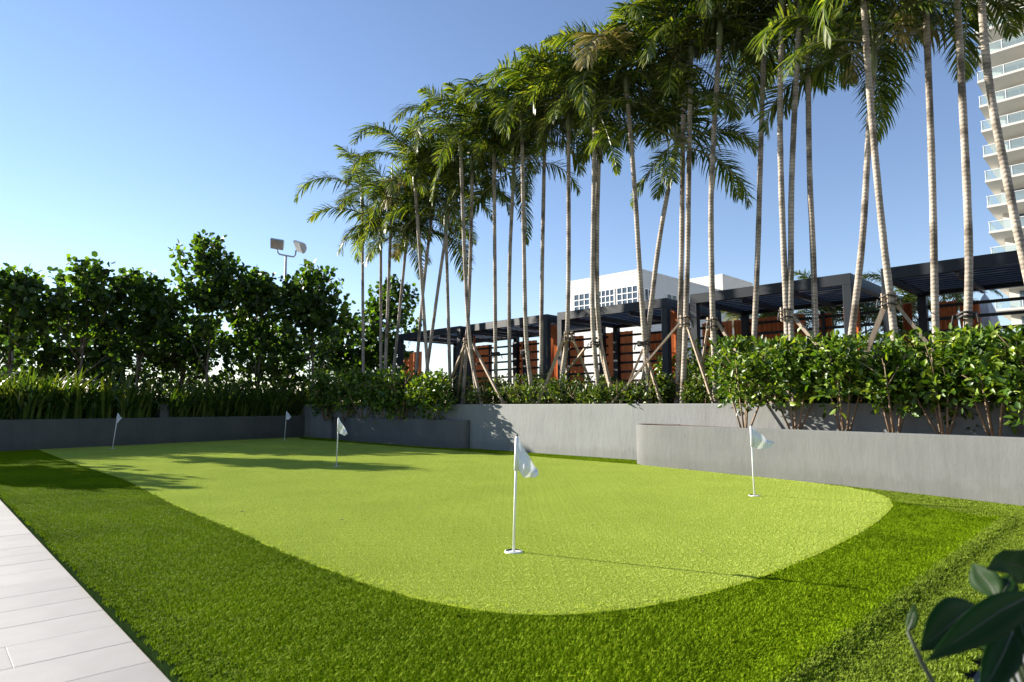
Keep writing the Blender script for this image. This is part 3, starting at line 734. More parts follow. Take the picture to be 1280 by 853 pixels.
# ------------------------------------------------------------------ palms
def frond_mesh(name, el, L, seed, droop, nleaf=46, wmax=.66, mat2=None):
    L *= 1.16
    rs = random.Random(seed); segs = 12
    pts = []; p = Vector((0, 0, 0)); a = el
    for i in range(segs + 1):
        pts.append(p.copy()); t = i / segs
        a -= droop / segs * (0.35 + 1.5 * t)
        p = p + Vector((0, math.cos(a), math.sin(a))) * (L / segs)
    rb = MB(); rb.tube(pts, [.020 * (1 - .85 * i / segs) + .003 for i in range(segs + 1)], 5)
    me = bpy.data.meshes.new(name)
    V = list(rb.v); F = list(rb.f); nr = len(F)
    for s in (-1, 1):
        for i in range(nleaf):
            t = .14 + .86 * (i + .5 * (s > 0) + rs.uniform(-.2, .2)) / nleaf
            if t > 1: t = 1.0
            x = t * segs; k = min(int(x), segs - 1); f = x - k
            c = pts[k].lerp(pts[k + 1], f); d = (pts[k + 1] - pts[k]).normalized()
            up = Vector((1, 0, 0)).cross(d)
            if up.length < .01: up = Vector((0, 0, 1))
            up.normalize()
            ln = wmax * (math.sin(math.pi * (0.16 + .80 * t) ) ** .75) * rs.uniform(.85, 1.1)
            w = .037 * rs.uniform(.75, 1.25)
            fwd = .45 + .75 * t + rs.uniform(-.2, .2); lift = rs.uniform(-.25, .75)
            dr = (Vector((s, 0, 0)) + d * fwd + up * lift).normalized()
            g = 0.0; q = c.copy(); ring = []
            for j in range(4):
                wj = w * (.55, 1.0, .75, .06)[j]
                sd = d * .9 + Vector((0, 0, .25)); sd = (sd - dr * sd.dot(dr)).normalized()
                ring.append((q - sd * wj * .5, q + sd * wj * .5))
                g += .09 + .16 * rs.random()
                dr = (dr + Vector((0, 0, -1)) * g * .8).normalized()
                q = q + dr * (ln / 3)
            b = len(V)
            for (u_, v_) in ring: V += [tuple(u_), tuple(v_)]
            for j in range(3): F.append((b + 2 * j, b + 2 * j + 1, b + 2 * j + 3, b + 2 * j + 2))
    me.from_pydata(V, [], F); me.update()
    me.materials.append(M['rachis']); me.materials.append(mat2 or M['frond'])
    me.polygons.foreach_set('material_index', [0] * nr + [1] * (len(F) - nr))
    return me
FR = {'up': [frond_mesh('frond', R(74 - 5 * k), 1.75 + .1 * k, 10 + k, R(75 + 8 * k)) for k in range(3)],
      'mid': [frond_mesh('frond', R(50 - 7 * k), 2.0 + .1 * k, 20 + k, R(95 + 10 * k)) for k in range(4)],
      'low': [frond_mesh('frond', R(18 - 12 * k), 1.9, 30 + k, R(80 - 6 * k)) for k in range(3)],
      'dry': [frond_mesh('frond', R(40 - 25 * k), 1.8, 40 + k, R(100), mat2=M['frond_dry']) for k in range(2)],
      'hang': [frond_mesh('frond', R(-35 - 12 * k), 1.9, 50 + k, R(38), wmax=.42) for k in range(2)]}
def sp_mesh():
    b = MB(); b.tube([(0, 0, 0), (0.01, 0, .5), (.03, .02, 1.0), (.06, .03, 1.3)], [.028, .03, .022, .004], 6); return b.mesh('spear_leaf')
SPEAR = sp_mesh(); SPEAR.materials.append(M['spear'])
def before(px):
    for x, n_ in ((500, 'beside the round-leaved trees'), (577, 'before the tree-shaded end cabana'), (694, 'before the second cabana from the round-leaved trees'), (862, 'before the cabana backed by the white building'), (1085, 'before the cabana backed by clumping palms'), (9999, 'before the cabana backed by the balcony tower')):
        if px < x: return n_
palm_i = 0
OWN = {6: 'palm leaning steeply so its trunk crosses a straight one before the tree-shaded end cabana', 18: 'short-crowned palm bowing away from the propped palm it shares a foot with', 26: 'palm leaning behind the propped palm with the stout splayed timber legs',
       27: 'palm propped by stout splayed timber legs before the balcony tower cabana', 30: 'palm with a strongly tilted trunk crossing the balcony tower', 16: 'darker trunk of a close palm pair before the white building', 0: 'free palm closest to the floodlight pole with a loose arching crown'}
def palm(pix, S, braced, topz=None, seed=0, scale=1.0, rad=.054):
    """pix: trunk pixels from top to base; S: X+Y of its foot on the bed."""
    global palm_i
    rs = random.Random(100 + palm_i); palm_i += 1
    foot = PS(pix[-1][0], pix[-1][1], S); Y = foot.y
    pts = [P(x, y, Y) for x, y in pix][::-1]                       # base first
    d0 = (pts[1] - pts[0]); k = (0.94 - pts[0].z) / d0.z
    base = pts[0] + d0 * k
    if base.z < pts[0].z - .02: pts = [base] + pts
    else: pts[0] = base
    dt = (pts[-1] - pts[-2]).normalized()
    if topz and topz > pts[-1].z + .2: pts.append(pts[-1] + dt * ((topz - pts[-1].z) / dt.z))
    elif not topz: pts[-1] = pts[-1] + dt * ((.50 if palm_i > 8 else .22) / dt.z)
    # resample smoothly
    for _ in range(2):
        q = [pts[0]]
        for a, b in zip(pts[:-1], pts[1:]): q += [a * .75 + b * .25, a * .25 + b * .75]
        q.append(pts[-1]); pts = q
    lab = ('slender ringed palm held upright by timber props', 'slender palms held by timber props') if braced else ('slender ringed palm standing free without props above the retaining wall', 'slender palms standing free')
    near = before(pix[-1][0])
    own = OWN.get(palm_i - 1)
    t = thing('palm_tree', pts[0], own or (lab[0].replace(' above the retaining wall', '') + ' ' + near), 'palm tree', lab[1] + ' ' + near)
    n = len(pts); H = pts[-1].z - pts[0].z
    tr = MB(); tr.tube(pts, [rad * scale * (1.28 - .30 * min(1, i / (n * .25)) + .03 * math.sin(i * 2.1 + palm_i) - .16 * i / n) for i in range(n)], 10)
    obj('trunk', tr, M['bark'], t, True)
    top = pts[-1]; dt = (pts[-1] - pts[-2]).normalized(); sh = .62 * scale
    cs = MB(); cs.tube([top - dt * .03, top + dt * .12, top + dt * sh * .5, top + dt * sh], [rad * .93 * scale, rad * 1.22 * scale, rad * 1.1 * scale, rad * .6 * scale], 10)
    obj('crownshaft', cs, M['shaft'], t, True)
    cr = top + dt * sh * .96 - pts[0]
    kinds = ['up'] * 3 + ['mid'] * 6 + ['low'] * rs.choice([2, 3, 4]) + (['dry'] if rs.random() < .55 else []) + (['hang'] if rs.random() < .4 else [])
    az = rs.random() * 6.28
    for i, kd in enumerate(kinds):
        f = obj('frond', rs.choice(FR[kd]), None, t); az += 2.399 + rs.uniform(-.3, .3)
        f.location = cr - dt * rs.uniform(0, .16); f.rotation_euler = (rs.uniform(-.22, .22), rs.uniform(-.35, .35), az)
        sc = rs.uniform(.72, 1.12) * scale; f.scale = (sc, sc, sc)
    s_ = obj('spear_leaf', SPEAR, None, t); s_.location = cr; s_.rotation_euler = (0, 0, az)
    return pts
F_, K_ = 15.05, 16.0            # front and back planting lines
PALMS = [
 ([(453, 268), (453.5, 380), (454, 455)], K_, 0), ([(476, 313), (476, 455)], K_, 0), ([(488.5, 284), (482, 455)], F_ + .3, 0), ([(506, 324), (493, 455)], K_, 0),
 ([(519.7, 244), (527, 350), (534, 455)], F_, 0), ([(541, 260), (529, 358), (521, 455)], K_, 0), ([(563.6, 255), (553, 321), (536, 445)], K_, 0), ([(557.7, 300), (562, 455)], K_ + .2, 0),
 ([(577, 220), (581, 332), (586, 422), (597, 500)], F_ - .1, 1), ([(590, 236), (588, 332), (584, 422), (580, 480)], F_ + .3, 0),
 ([(617.6, 205), (619.4, 447), (620, 480)], F_ + .5, 0), ([(640, 260), (636, 345), (637, 455)], K_, 0), ([(653, 200), (656, 369), (657.5, 430), (665, 490)], F_, 0),
 ([(680, 215), (677, 369), (676.6, 455)], K_, 0), ([(710.7, 190), (711, 414), (702, 480)], F_, 1),
 ([(743, 186), (740, 369), (742, 430), (750, 502)], F_ - .1, 1), ([(749, 180), (745, 326), (749, 430), (762, 480)], F_ + .15, 0),
 ([(786, 144), (793, 227), (799.6, 340), (806, 430), (809, 470)], F_, 1), ([(835.5, 236), (823.5, 300), (813, 390), (806, 460)], F_ + .4, 0),
 ([(854, 140), (853, 220), (852, 326), (849, 433), (848, 460)], F_ + .3, 0), ([(863, 106), (861, 220), (859.5, 326), (857, 401), (855, 460)], F_, 1),
 ([(897, 88), (889, 220), (888.7, 300), (891, 401), (893, 450)], F_ - .2, 1), ([(954, 82), (950, 220), (947, 326), (942, 440)], K_ - .2, 0),
 ([(977, 40), (974.6, 133), (976, 220), (980, 326), (983, 385), (985, 440)], 14.85, 1), ([(997, 66), (989, 220), (988.7, 326), (988, 400), (990, 440)], F_ - .2, 0),
 ([(1010, 80), (1011.5, 220), (1016, 300), (1020, 430)], K_ - .4, 0), ([(1088, 133), (1083, 220), (1078, 308), (1063, 430)], F_ - .3, 0),
 ([(1079.7, 0), (1085, 93), (1096, 220), (1105, 308), (1113, 372), (1119, 430)], 14.78, 1), ([(1159, 53), (1165.6, 220), (1167.5, 326), (1170, 430)], F_ + .2, 0),
 ([(1196.7, 0), (1202, 106), (1208, 220), (1212, 326), (1209, 430)], 14.85, 0), ([(1228.6, 27), (1235, 106), (1258, 220), (1271, 286), (1290, 370)], 14.78, 0),
 ([(1340, -40), (1345, 200), (1352, 400)], 14.85, 0)]
TRUNKS = []
for i, (pix, S, br) in enumerate(PALMS):
    tz = 7.4 if pix[0][1] <= 60 and i in (27, 29, 31) else None
    TRUNKS.append(palm(pix, S, br, tz, i))

# timber props: collar of battens strapped round the trunk + props down to the bed
def brace(collar, S, props, straps=1, seed=0, collar_h=.22, wood=True):
    c = PS(collar[0], collar[1], S)
    foot = Vector((c.x, c.y, .99))
    if props: t = thing('palm_brace', foot, 'timber props strapped to a palm trunk ' + before(collar[0]), 'tree brace', 'timber braces ' + before(collar[0]))
    else: t = thing('trunk_strap', Vector((c.x, c.y, c.z)), 'black strap knotted round an unpropped palm trunk ' + before(collar[0]), 'strap', 'straps ' + before(collar[0])); foot = Vector(t.location)
    if wood:
        bm = MB(); bm.box((0, 0, 0), (.035, .03, collar_h)); bm = bm.mesh('batten')
        for k in range(5):
            a = k * 2 * math.pi / 5 + seed
            o = obj('batten', bm, M['timber'], t); o.location = c + Vector((math.cos(a), math.sin(a), 0)) * .085 - foot; o.rotation_euler = (0, 0, a + math.pi / 2)
    st = MB(); 
    for z in ((-.06, .06) if wood else (-.02, .03)):
        ring = [c + Vector((math.cos(a) * .108, math.sin(a) * .108, z + .012 * math.sin(3 * a + seed))) for a in [k * 2 * math.pi / 14 for k in range(15)]]
        st.tube(ring, .012 if wood else .02, 5, False)
    for k in range(3):
        a = seed * 1.7 + k * 2.1; p0 = c + Vector((math.cos(a) * .1, math.sin(a) * .1, -.02)); st.tube([p0, p0 + Vector((math.cos(a) * .06, math.sin(a) * .06, .03)), p0 + Vector((math.cos(a) * .08, math.sin(a) * .08, -.09))], .012, 5)
    obj('strap', st, M['band'], t)
    for (x0, y0, x1, y1, dS, w) in props:
        a = PS(x0, y0, S + .02); b = PS(x1, y1, max(S + dS, 14.64))
        d = (b - a); k = (.96 - a.z) / d.z
        if k > 0.3: b = a + d * k
        b.z = .96; e_ = b.x + b.y - 14.64
        if e_ < 0: b = b - B45 * (e_ / math.sqrt(2))
        pb = MB(); pb.beam(a, b, w, w * .8); obj('prop', pb, M['timber'], t)
brace((584, 428), F_ - .1, [(582, 429, 562, 478, .2, .06), (590, 429, 629, 505, -.35, .06), (580, 432, 574, 478, .3, .05), (584, 430, 600, 500, -.3, .06)], seed=1)
brace((711, 421), F_, [(706, 420, 672, 506, -.45, .075), (716, 423, 735, 470, .5, .05), (708, 424, 700, 475, .3, .05)], seed=2)
brace((745, 430), F_ - .1, [(750, 424, 763, 486, -.1, .06), (731, 436, 711, 462, .5, .045)], seed=3, wood=False)
brace((804, 430), F_, [(804, 436, 774, 507, -.45, .055), (806, 438, 826, 503, -.3, .05)], seed=4, wood=False)
brace((855, 402), F_, [(849, 405, 762, 507, -.55, .045), (857, 404, 872, 440, .2, .045), (858, 404, 866, 440, -.3, .04)], seed=5)
brace((890, 405), F_ - .2, [(895, 401, 911, 430, -.3, .05), (886, 401, 880, 440, .3, .04)], seed=6)
brace((983, 393), 14.85, [(990, 394, 1036, 450, -.4, .06), (983, 396, 990, 440, .4, .05)], seed=7)
brace((1111, 376), 14.78, [(1107, 380, 1083, 437, -.35, .085), (1119, 379, 1158, 428, .1, .06), (1112, 385, 1118, 432, -.4, .05)], seed=8)
brace((1209, 395), 14.85, [], seed=9, wood=False)
brace((619, 443), F_ + .5, [], seed=10, wood=False)
brace((657, 441), F_, [], seed=11, wood=False)

# ------------------------------------------------------------------ round-leaved trees behind the left planter
LEAF_ROUND = leaf_template(.48, .10, .08, .3, .75)
LEAF_OV = leaf_template(.27, .25, .15, .32, .70)
def twig_leaves(centers, dirs, per, span, rs, size, upn=.9, spread=.9):
    """leaves spread along twigs: centers (n,3) twig roots, dirs (n,3)."""
    n = len(centers); k = per
    t = np.tile(np.linspace(.1, 1, k), n) ; C = np.repeat(centers, k, 0); D = np.repeat(unit(dirs), k, 0)
    jit = rs.normal(size=(n * k, 3))
    Pn = C + D * (t * span)[:, None] + jit * .02
    LD = unit(D * .6 + unit(jit) * spread)
    N = unit(np.array([0, 0, upn]) + rs.normal(size=(n * k, 3)) * .55)
    S = size * (.5 + .75 * rs.rand(n * k))
    return Pn, LD, N, S
def tree(px, ptop, Y, wpx, label, seed, zbot=2.3, ntw=300, lean=0.0, X=None, ztop=None, rad=None, leaf=.185, trunk_r=.06):
    rs = np.random.RandomState(seed); rr = random.Random(seed)
    if X is None: tp = P(px, ptop, Y); X, ztop = tp.x, tp.z; rad = wpx / 2 / 800.0 * Y
    base = Vector((X - lean, Y, .55))
    t = thing('round_leaf_tree', base, label, 'tree', None)
    # envelope: widest a third up, uneven lobes
    lob = [(rr.uniform(-.55, .55) * rad, rr.uniform(-.5, .5) * rad, rr.uniform(.15, .80), rr.uniform(.40, .62)) for _ in range(9)] + [(0, 0, .86, .26), (rr.uniform(-.2, .2) * rad, 0, .72, .42)]
    cs = []; ds = []
    Hc = ztop - zbot
    limbs = MB(); top = Vector((X, Y, zbot + Hc * .9))
    mid = Vector((X - lean * .5 + rr.uniform(-.1, .1), Y, zbot))
    limbs.tube([base, base.lerp(mid, .5) + Vector((rr.uniform(-.06, .06), 0, 0)), mid, mid.lerp(top, .5) + Vector((rr.uniform(-.15, .15), 0, 0)), top], [trunk_r, trunk_r * .85, trunk_r * .7, trunk_r * .45, .012], 7)
    for (lx, ly, lz, lr) in lob:
        c = Vector((X + lx * (1 - .55 * lz), Y + ly * (1 - .5 * lz), zbot + lz * Hc)); r = lr * rad * (1.12 - .45 * lz)
        a = Vector((X, Y, max(zbot - .3, c.z - r - .5))); limbs.tube([a, a.lerp(c, .6) + Vector((0, 0, -.08)), c], [.03, .02, .008], 5)
        m = int(ntw * lr * .148 * (1.2 - .4 * lz)) + 5
        d = unit(rs.normal(size=(m, 3)) + np.array([0, 0, .25])); q = r * (rs.rand(m) ** .42)
        cs.append(np.array(c)[None, :] + d * q[:, None] * np.array([1, 1, .95])); ds.append(unit(d * .8 + np.array([0, 0, .75]) + rs.normal(size=(m, 3)) * .35))
    cs = np.concatenate(cs); ds = np.concatenate(ds)
    Pn, LD, N, S = twig_leaves(cs, ds, 8, .42, rs, leaf, upn=.45, spread=1.1)
    # shoots standing out of the outline
    ns = 14; an = rs.rand(ns) * 6.28; rl = rad * (.25 + .55 * rs.rand(ns)); hz = zbot + Hc * (1.0 - .75 * (rl / rad) ** 1.3) - .1
    sc_ = np.stack([X + rl * np.cos(an), Y + rl * np.sin(an), hz], -1); sd_ = np.stack([np.cos(an) * .5, np.sin(an) * .5, np.ones(ns)], -1) + rs.normal(size=(ns, 3)) * .15
    P2, L2, N2, S2 = twig_leaves(sc_, sd_, 11, .62, rs, leaf * .95, upn=.45, spread=1.2)
    Pn = np.concatenate([Pn, P2]); LD = np.concatenate([LD, L2]); N = np.concatenate([N, N2]); S = np.concatenate([S, S2])
    for a_, b_2 in zip(sc_, unit(sd_)): limbs.tube([a_ - b_2 * .35, a_ + b_2 * .6], [.012, .004], 4)
    Pn = Pn - np.array(base)
    me = scatter_leaves('crown', Pn, LD, N, S, LEAF_ROUND, M['treeleaf'])
    obj('trunk', limbs, M['treebark'], t, True)
    o = obj('crown', me, None, t); return t
UNDER = []
tree(22, 336, 19.6, 120, 'dark round-leaved tree beside the white post lantern', 1, 2.1)
tree(108, 322, 20.2, 115, 'dark round-leaved tree with a ragged spreading top above strappy plants', 2, 2.2)
tree(182, 345, 21.2, 105, 'low round-leaved tree with paler sunlit leaves', 3, 2.1)
tree(266, 294, 21.6, 112, 'tallest round-leaved tree with a pointed crown', 4, 2.2, 340)
tree(325, 338, 22.6, 92, 'narrow round-leaved tree just before the floodlight pole', 5, 2.1)
tree(392, 331, 22.2, 120, 'broad round-leaved tree beside the floodlight pole', 6, 2.0, 340)
tree(487, 346, 24.5, 95, 'round-leaved tree behind the slim palm trunks and end cabana', 7, 1.9)
tree(440, 400, 25, 90, 'small round-leaved tree filling in behind the dense dark hedge', 8, 1.7, 220)
tree(60, 395, 22.5, 150, 'shorter shadowy round-leaved tree behind the lantern', 9, 1.4, 260)
tree(230, 405, 23.2, 150, 'shorter shadowy round-leaved tree behind the tallest tree', 10, 1.4, 260)
tree(345, 410, 24.2, 150, 'shorter shadowy round-leaved tree behind the floodlight pole', 11, 1.4, 260)
tree(140, 405, 23, 140, 'shorter shadowy round-leaved tree behind the ragged-topped tree', 13, 1.4, 260)
for k, x in enumerate([-40, 15, 70, 125, 180, 235, 290, 345, 400, 450]):
    Yk = 22.5 + .35 * k + (k % 2) * .8; b = P(x, 480, Yk); b.z = .6
    H_ = P(x, 446 - 8 * (k % 3), Yk).z - .6
    UNDER.append((b, H_, k))
# beyond the frame on the left: its shade falls across the turf and the paving
tree(0, 0, 13.6, 0, 'round-leaved tree past the end of the strappy plants', 12, 2.6, 150, X=-15.7, ztop=4.45, rad=1.25)
tree(0, 0, 17.0, 0, 'slim round-leaved tree beyond the post lantern end of the planter', 14, 3.9, 110, X=-15.6, ztop=5.35, rad=.7)

# ------------------------------------------------------------------ shrubs
def shrub(name, base, h, rad, z_fol, nst, ntw, leafsize, mat, label, group, seed, cat='shrub', squash=1.0, per=7, stem_r=.014):
    rs = np.random.RandomState(seed); rr = random.Random(seed)
    base = Vector(base); t = thing(name, base, label, cat, group)
    st = MB(); cs = []; ds = []
    for k in range(nst):
        a = k * 2 * math.pi / nst + rr.uniform(-.4, .4); sp = rr.uniform(.35, .95) * rad
        e = base + Vector((math.cos(a) * sp, math.sin(a) * sp * squash, h * rr.uniform(.7, .92)))
        m = base.lerp(e, .45) + Vector((math.cos(a) * sp * .12, math.sin(a) * sp * .12, -.02)); b = base + Vector((math.cos(a) * .05, math.sin(a) * .05, -.03))
        st.tube([b, m, e], [stem_r * 1.25, stem_r * .9, stem_r * .4], 5)
        for q in range(3):
            f = rr.uniform(.35, .8); p = m.lerp(e, f); s2 = p + Vector((rr.uniform(-.25, .25), rr.uniform(-.25, .25), rr.uniform(.12, .3))) * (rad / .5)
            st.tube([p, s2], [stem_r * .5, stem_r * .25], 4)
    lob = [(rr.uniform(-.6, .6), rr.uniform(-.6, .6), rr.uniform(.1, .75), rr.uniform(.4, .6)) for _ in range(8)]
    Hf = h - z_fol
    for (lx, ly, lz, lr) in lob:
        c = base + Vector((lx * rad, ly * rad * squash, z_fol + lz * Hf)); m = int(ntw / 8)
        d = unit(rs.normal(size=(m, 3)) + np.array([0, 0, .3])); q = rs.rand(m) ** .45
        cc = np.array(c)[None, :] + d * q[:, None] * np.array([lr * rad, lr * rad * squash, lr * Hf * .85]); 
        cc[:, 2] = np.minimum(cc[:, 2], base.z + h - .06 + .05 * rs.rand(m))
        cs.append(cc); ds.append(unit(d * .9 + np.array([0, 0, .7]) + rs.normal(size=(m, 3)) * .35))
    cs = np.concatenate(cs) - np.array(base); ds = np.concatenate(ds)
    Pn, LD, N, S = twig_leaves(cs, ds, per, leafsize * 1.3, rs, leafsize, upn=.8, spread=.95)
    me = scatter_leaves('foliage', Pn, LD, N, S, LEAF_OV, mat)
    obj('stems', st, M['stem'], t, True); obj('foliage', me, None, t); return t
for (b, H_, k) in UNDER:
    shrub('understory_shrub', b, H_, .95, .1, 5, 190, .17, M['treeleaf'], 'dark bushy shrub growing beneath the round-leaved trees', 'understory shrubs beneath the trees', 700 + k, squash=.8)
def dline(f):          # point along the D wall at fraction of listed X
    for a, b in zip(dl[:-1], dl[1:]):
        if a.x <= f <= b.x and a.y > b.y: k = (f - a.x) / max(b.x - a.x, 1e-6); return a.lerp(b, k)
    return dl[-1]
hedge = [(852, 527, 440), (889, 531, 428), (936, 533, 424), (990, 535, 426), (1042, 536, 425), (1066, 537, 425), (1130, 540, 428), (1172, 541, 424), (1214, 542, 420), (1262, 544, 416), (1312, 547, 412), (1370, 549, 412)]
for k, (x, yb, yt) in enumerate(hedge):
    b = G(x, yb + 2, .62)
    n_ = Vector((b.x, b.y, 0)).normalized(); b = b + Vector((n_.x, n_.y, 0)) * (.12 if k % 2 else .02) ; b.z = .62
    top = P(x, yt + 7, b.y + .1).z
    first = k == 0
    shrub('hedge_shrub', b, top - .62, .58 if k else .48, .30, 8, 300 if k else 230, .105, M['shrubleaf'],
          'glossy green shrub with bare stems at the rounded end of the light planter' if first else 'glossy bare-stemmed front shrub of the hedge ' + before(x),
          None if first else 'front hedge shrubs in the light planter ' + before(x), 200 + k, squash=.85)
for k in range(7):      # second row, at the back of the planter
    x = 930 + k * 62; b = G(x, 520, .62); b = PS(x, 500, SC - .42); b.z = .62; top = P(x, 431 - k, b.y).z
    shrub('hedge_shrub', b, top - .62, .50, .45, 5, 200, .105, M['shrubleaf'], 'glossy back shrub of the hedge ' + before(x), 'back hedge shrubs in the light planter ' + before(x), 260 + k)
# dense dark hedge in the shaded planter
for k, x in enumerate([408, 432, 456, 480, 503, 540]):
    last = x == 540
    b = PS(x, 500, SC - .34 if not last else SC - .30); b.z = .60; top = P(x, 466 if not last else 470, b.y).z
    shrub('hedge_shrub', b, top - .60, .62 if not last else .58, .30, 6, 260, .115, M['shrubleaf'],
          'small-leaved shrub with pale bare stems at the rounded end of the shaded planter' if last else 'dark glossy shrub in the dense hedge of the shaded planter',
          None if last else 'hedge shrubs in the shaded planter', 300 + k)
# low shrubs on top of the retaining wall, between the palms
for k, (x, yt, dS) in enumerate([(560, 470, .9), (590, 472, 1.6), (606, 484, .75), (632, 474, 1.3), (650, 486, .7), (664, 474, 1.5), (684, 480, .9), (700, 484, .65), (720, 474, 1.2), (736, 486, .6), (755, 476, 1.3), (772, 480, .7), (796, 478, 1.2), (815, 474, .7), (838, 470, 1.3), (470, 470, 1.0), (520, 468, 1.2), (880, 470, .9), (930, 470, .9)]):
    b = PS(x, 490, SC + dS); b.z = .98; top = P(x, yt, b.y).z
    shrub('low_shrub', b, max(.3, top - .98), .50, .05, 4, 190, .078, M['bedleaf'], 'small low shrub under the palms ' + before(x), 'low shrubs under the palms ' + before(x), 400 + k, per=6, stem_r=.009)
# planting behind the cabanas
for k, (x, yt, S, w) in enumerate([(925, 352, 24.5, 1.0), (1040, 332, 24, .9), (1078, 348, 23.5, .9), (1142, 322, 24, 1.0), (1185, 330, 24.5, .8), (985, 372, 23.5, 1.1), (1148, 376, 23.2, .8)]):
    b = PS(x, 420, S); b.z = 1.0; topz = P(x, yt, b.y).z
    t = thing('clump_palm', b, 'leafy clumping palm showing behind the cabana roofs and rails', 'palm tree', 'clumping palms behind the cabanas')
    stm = MB()
    rr = random.Random(500 + k); H = topz - 1.0 - .75 * w
    for j in range(4):
        e = b + Vector((rr.uniform(-.25, .25), rr.uniform(-.25, .25), H * rr.uniform(.7, 1.0))); stm.tube([b + Vector((rr.uniform(-.1, .1), rr.uniform(-.1, .1), -.03)), e], [.03, .02], 6)
        for i in range(5):
            f = obj('frond', rr.choice(FR['mid'] + FR['up'] + FR['dry'][:1]), None, t); f.location = e - b; f.rotation_euler = (0, 0, rr.random() * 6.28); s_ = .55 * w * rr.uniform(.8, 1.15); f.scale = (s_,) * 3
    obj('stems', stm, M['shaft'], t, True)

# ------------------------------------------------------------------ strappy plants in the left planter
def strappy_mesh(seed, n=64, h=1.05):
    rs = random.Random(seed); mb = MB()
    for k in range(n):
        a = rs.random() * 6.28; r0 = rs.random() ** .5 * .22; p = Vector((math.cos(a) * r0, math.sin(a) * r0, -.02)); az = a + rs.uniform(-.7, .7)
        L = h * rs.uniform(.55, 1.15); el = R(rs.uniform(62, 88)); w = rs.uniform(.026, .055); o = Vector((math.cos(az), math.sin(az), 0)); s = Vector((-o.y, o.x, 0))
        bend = rs.uniform(.15, .55) if rs.random() < .75 else rs.uniform(.7, 1.2); vs = []; fs = []
        for j in range(5):
            wj = w * (.6, 1, 1, .75, .08)[j]; vs += [p - s * wj / 2, p + s * wj / 2]; p = p + (o * math.cos(el) + Vector((0, 0, 1)) * math.sin(el)) * (L / 4); el -= bend * (.35 + .3 * j)
        for j in range(4): fs.append((2 * j, 2 * j + 1, 2 * j + 3, 2 * j + 2))
        mb.add(vs, fs)
    me = mb.mesh('leaves'); me.materials.append(M['strap']); return me
SM = [strappy_mesh(600 + k) for k in range(5)]
NA = Vector((-A_DIR.y, A_DIR.x, 0))
LA = (A_END - A_LINE[1]); LA.z = 0
rr = random.Random(77)
k = 0
for rowi, (off, stepm) in enumerate(((.38, .34), (.80, .40), (1.3, .5))):
    dlen = -3.2 + .17 * rowi
    while dlen < LA.length + .8 + rowi * .3:
        p = Vector((A_LINE[1].x, A_LINE[1].y, 0)) + A_DIR * dlen + NA * (off + rr.uniform(-.08, .08)); p.z = .62
        dlen += stepm * rr.uniform(.8, 1.2)
        pxx = 640 + 800 * p.x / p.y
        if rowi == 0 and 192 < pxx < 216: continue
        t = thing('strappy_plant', p, 'upright strappy-leaved plant in the long shaded planter', 'plant', 'strappy plants along the long shaded planter')
        o = obj('leaves', SM[k % 5], None, t); sc = rr.uniform(.70, 1.28); o.scale = (sc * 1.15, sc * 1.15, sc * 1.08); o.rotation_euler = (0, 0, rr.random() * 6.28); k += 1
# grey utility box among them
ub = facept(205, 519, A_LINE[1] + NA * .45, A_DIR); ub.z = .60
u = thing('utility_box', ub, 'small grey utility box half buried among the strappy plants', 'utility box')
rotA = Matrix((A_DIR, NA, Vector((0, 0, 1)))).transposed()
b_ = MB(); b_.bevbox(ub + Vector((0, 0, .21)), (.36, .28, .42), .012, rotA); obj('housing', b_, M['boxgrey'], u)
b_ = MB(); b_.bevbox(ub + Vector((0, 0, .435)), (.40, .32, .03), .008, rotA); obj('lid', b_, M['boxgrey'], u)
# post lantern on the far left
YL = 20.6
lp = P(13.5, 470, YL); lp.z = .6
u = thing('post_lantern', lp, 'white lantern on a slim grey post before the dark trees', 'lamp post')
ztop = P(13.5, 432, YL).z
obj('post', MB().tube([lp, lp.lerp(Vector((lp.x, lp.y, ztop)), .5), (lp.x, lp.y, ztop)], .035, 8), M['lampgrey'], u, True)
b_ = MB(); b_.tube([(lp.x + .1, lp.y, ztop - .02), (lp.x + .1, lp.y, ztop + .03), (lp.x + .1, lp.y, ztop + .38), (lp.x + .1, lp.y, ztop + .50), (lp.x + .1, lp.y, ztop + .56)], [.24, .30, .32, .20, .05], 18); obj('lantern', b_, M['plastic'], u, True)
b_ = MB(); b_.tube([(lp.x + .1, lp.y, ztop - .045), (lp.x + .1, lp.y, ztop - .02)], [.20, .26], 18); obj('collar', b_, M['lampgrey'], u)

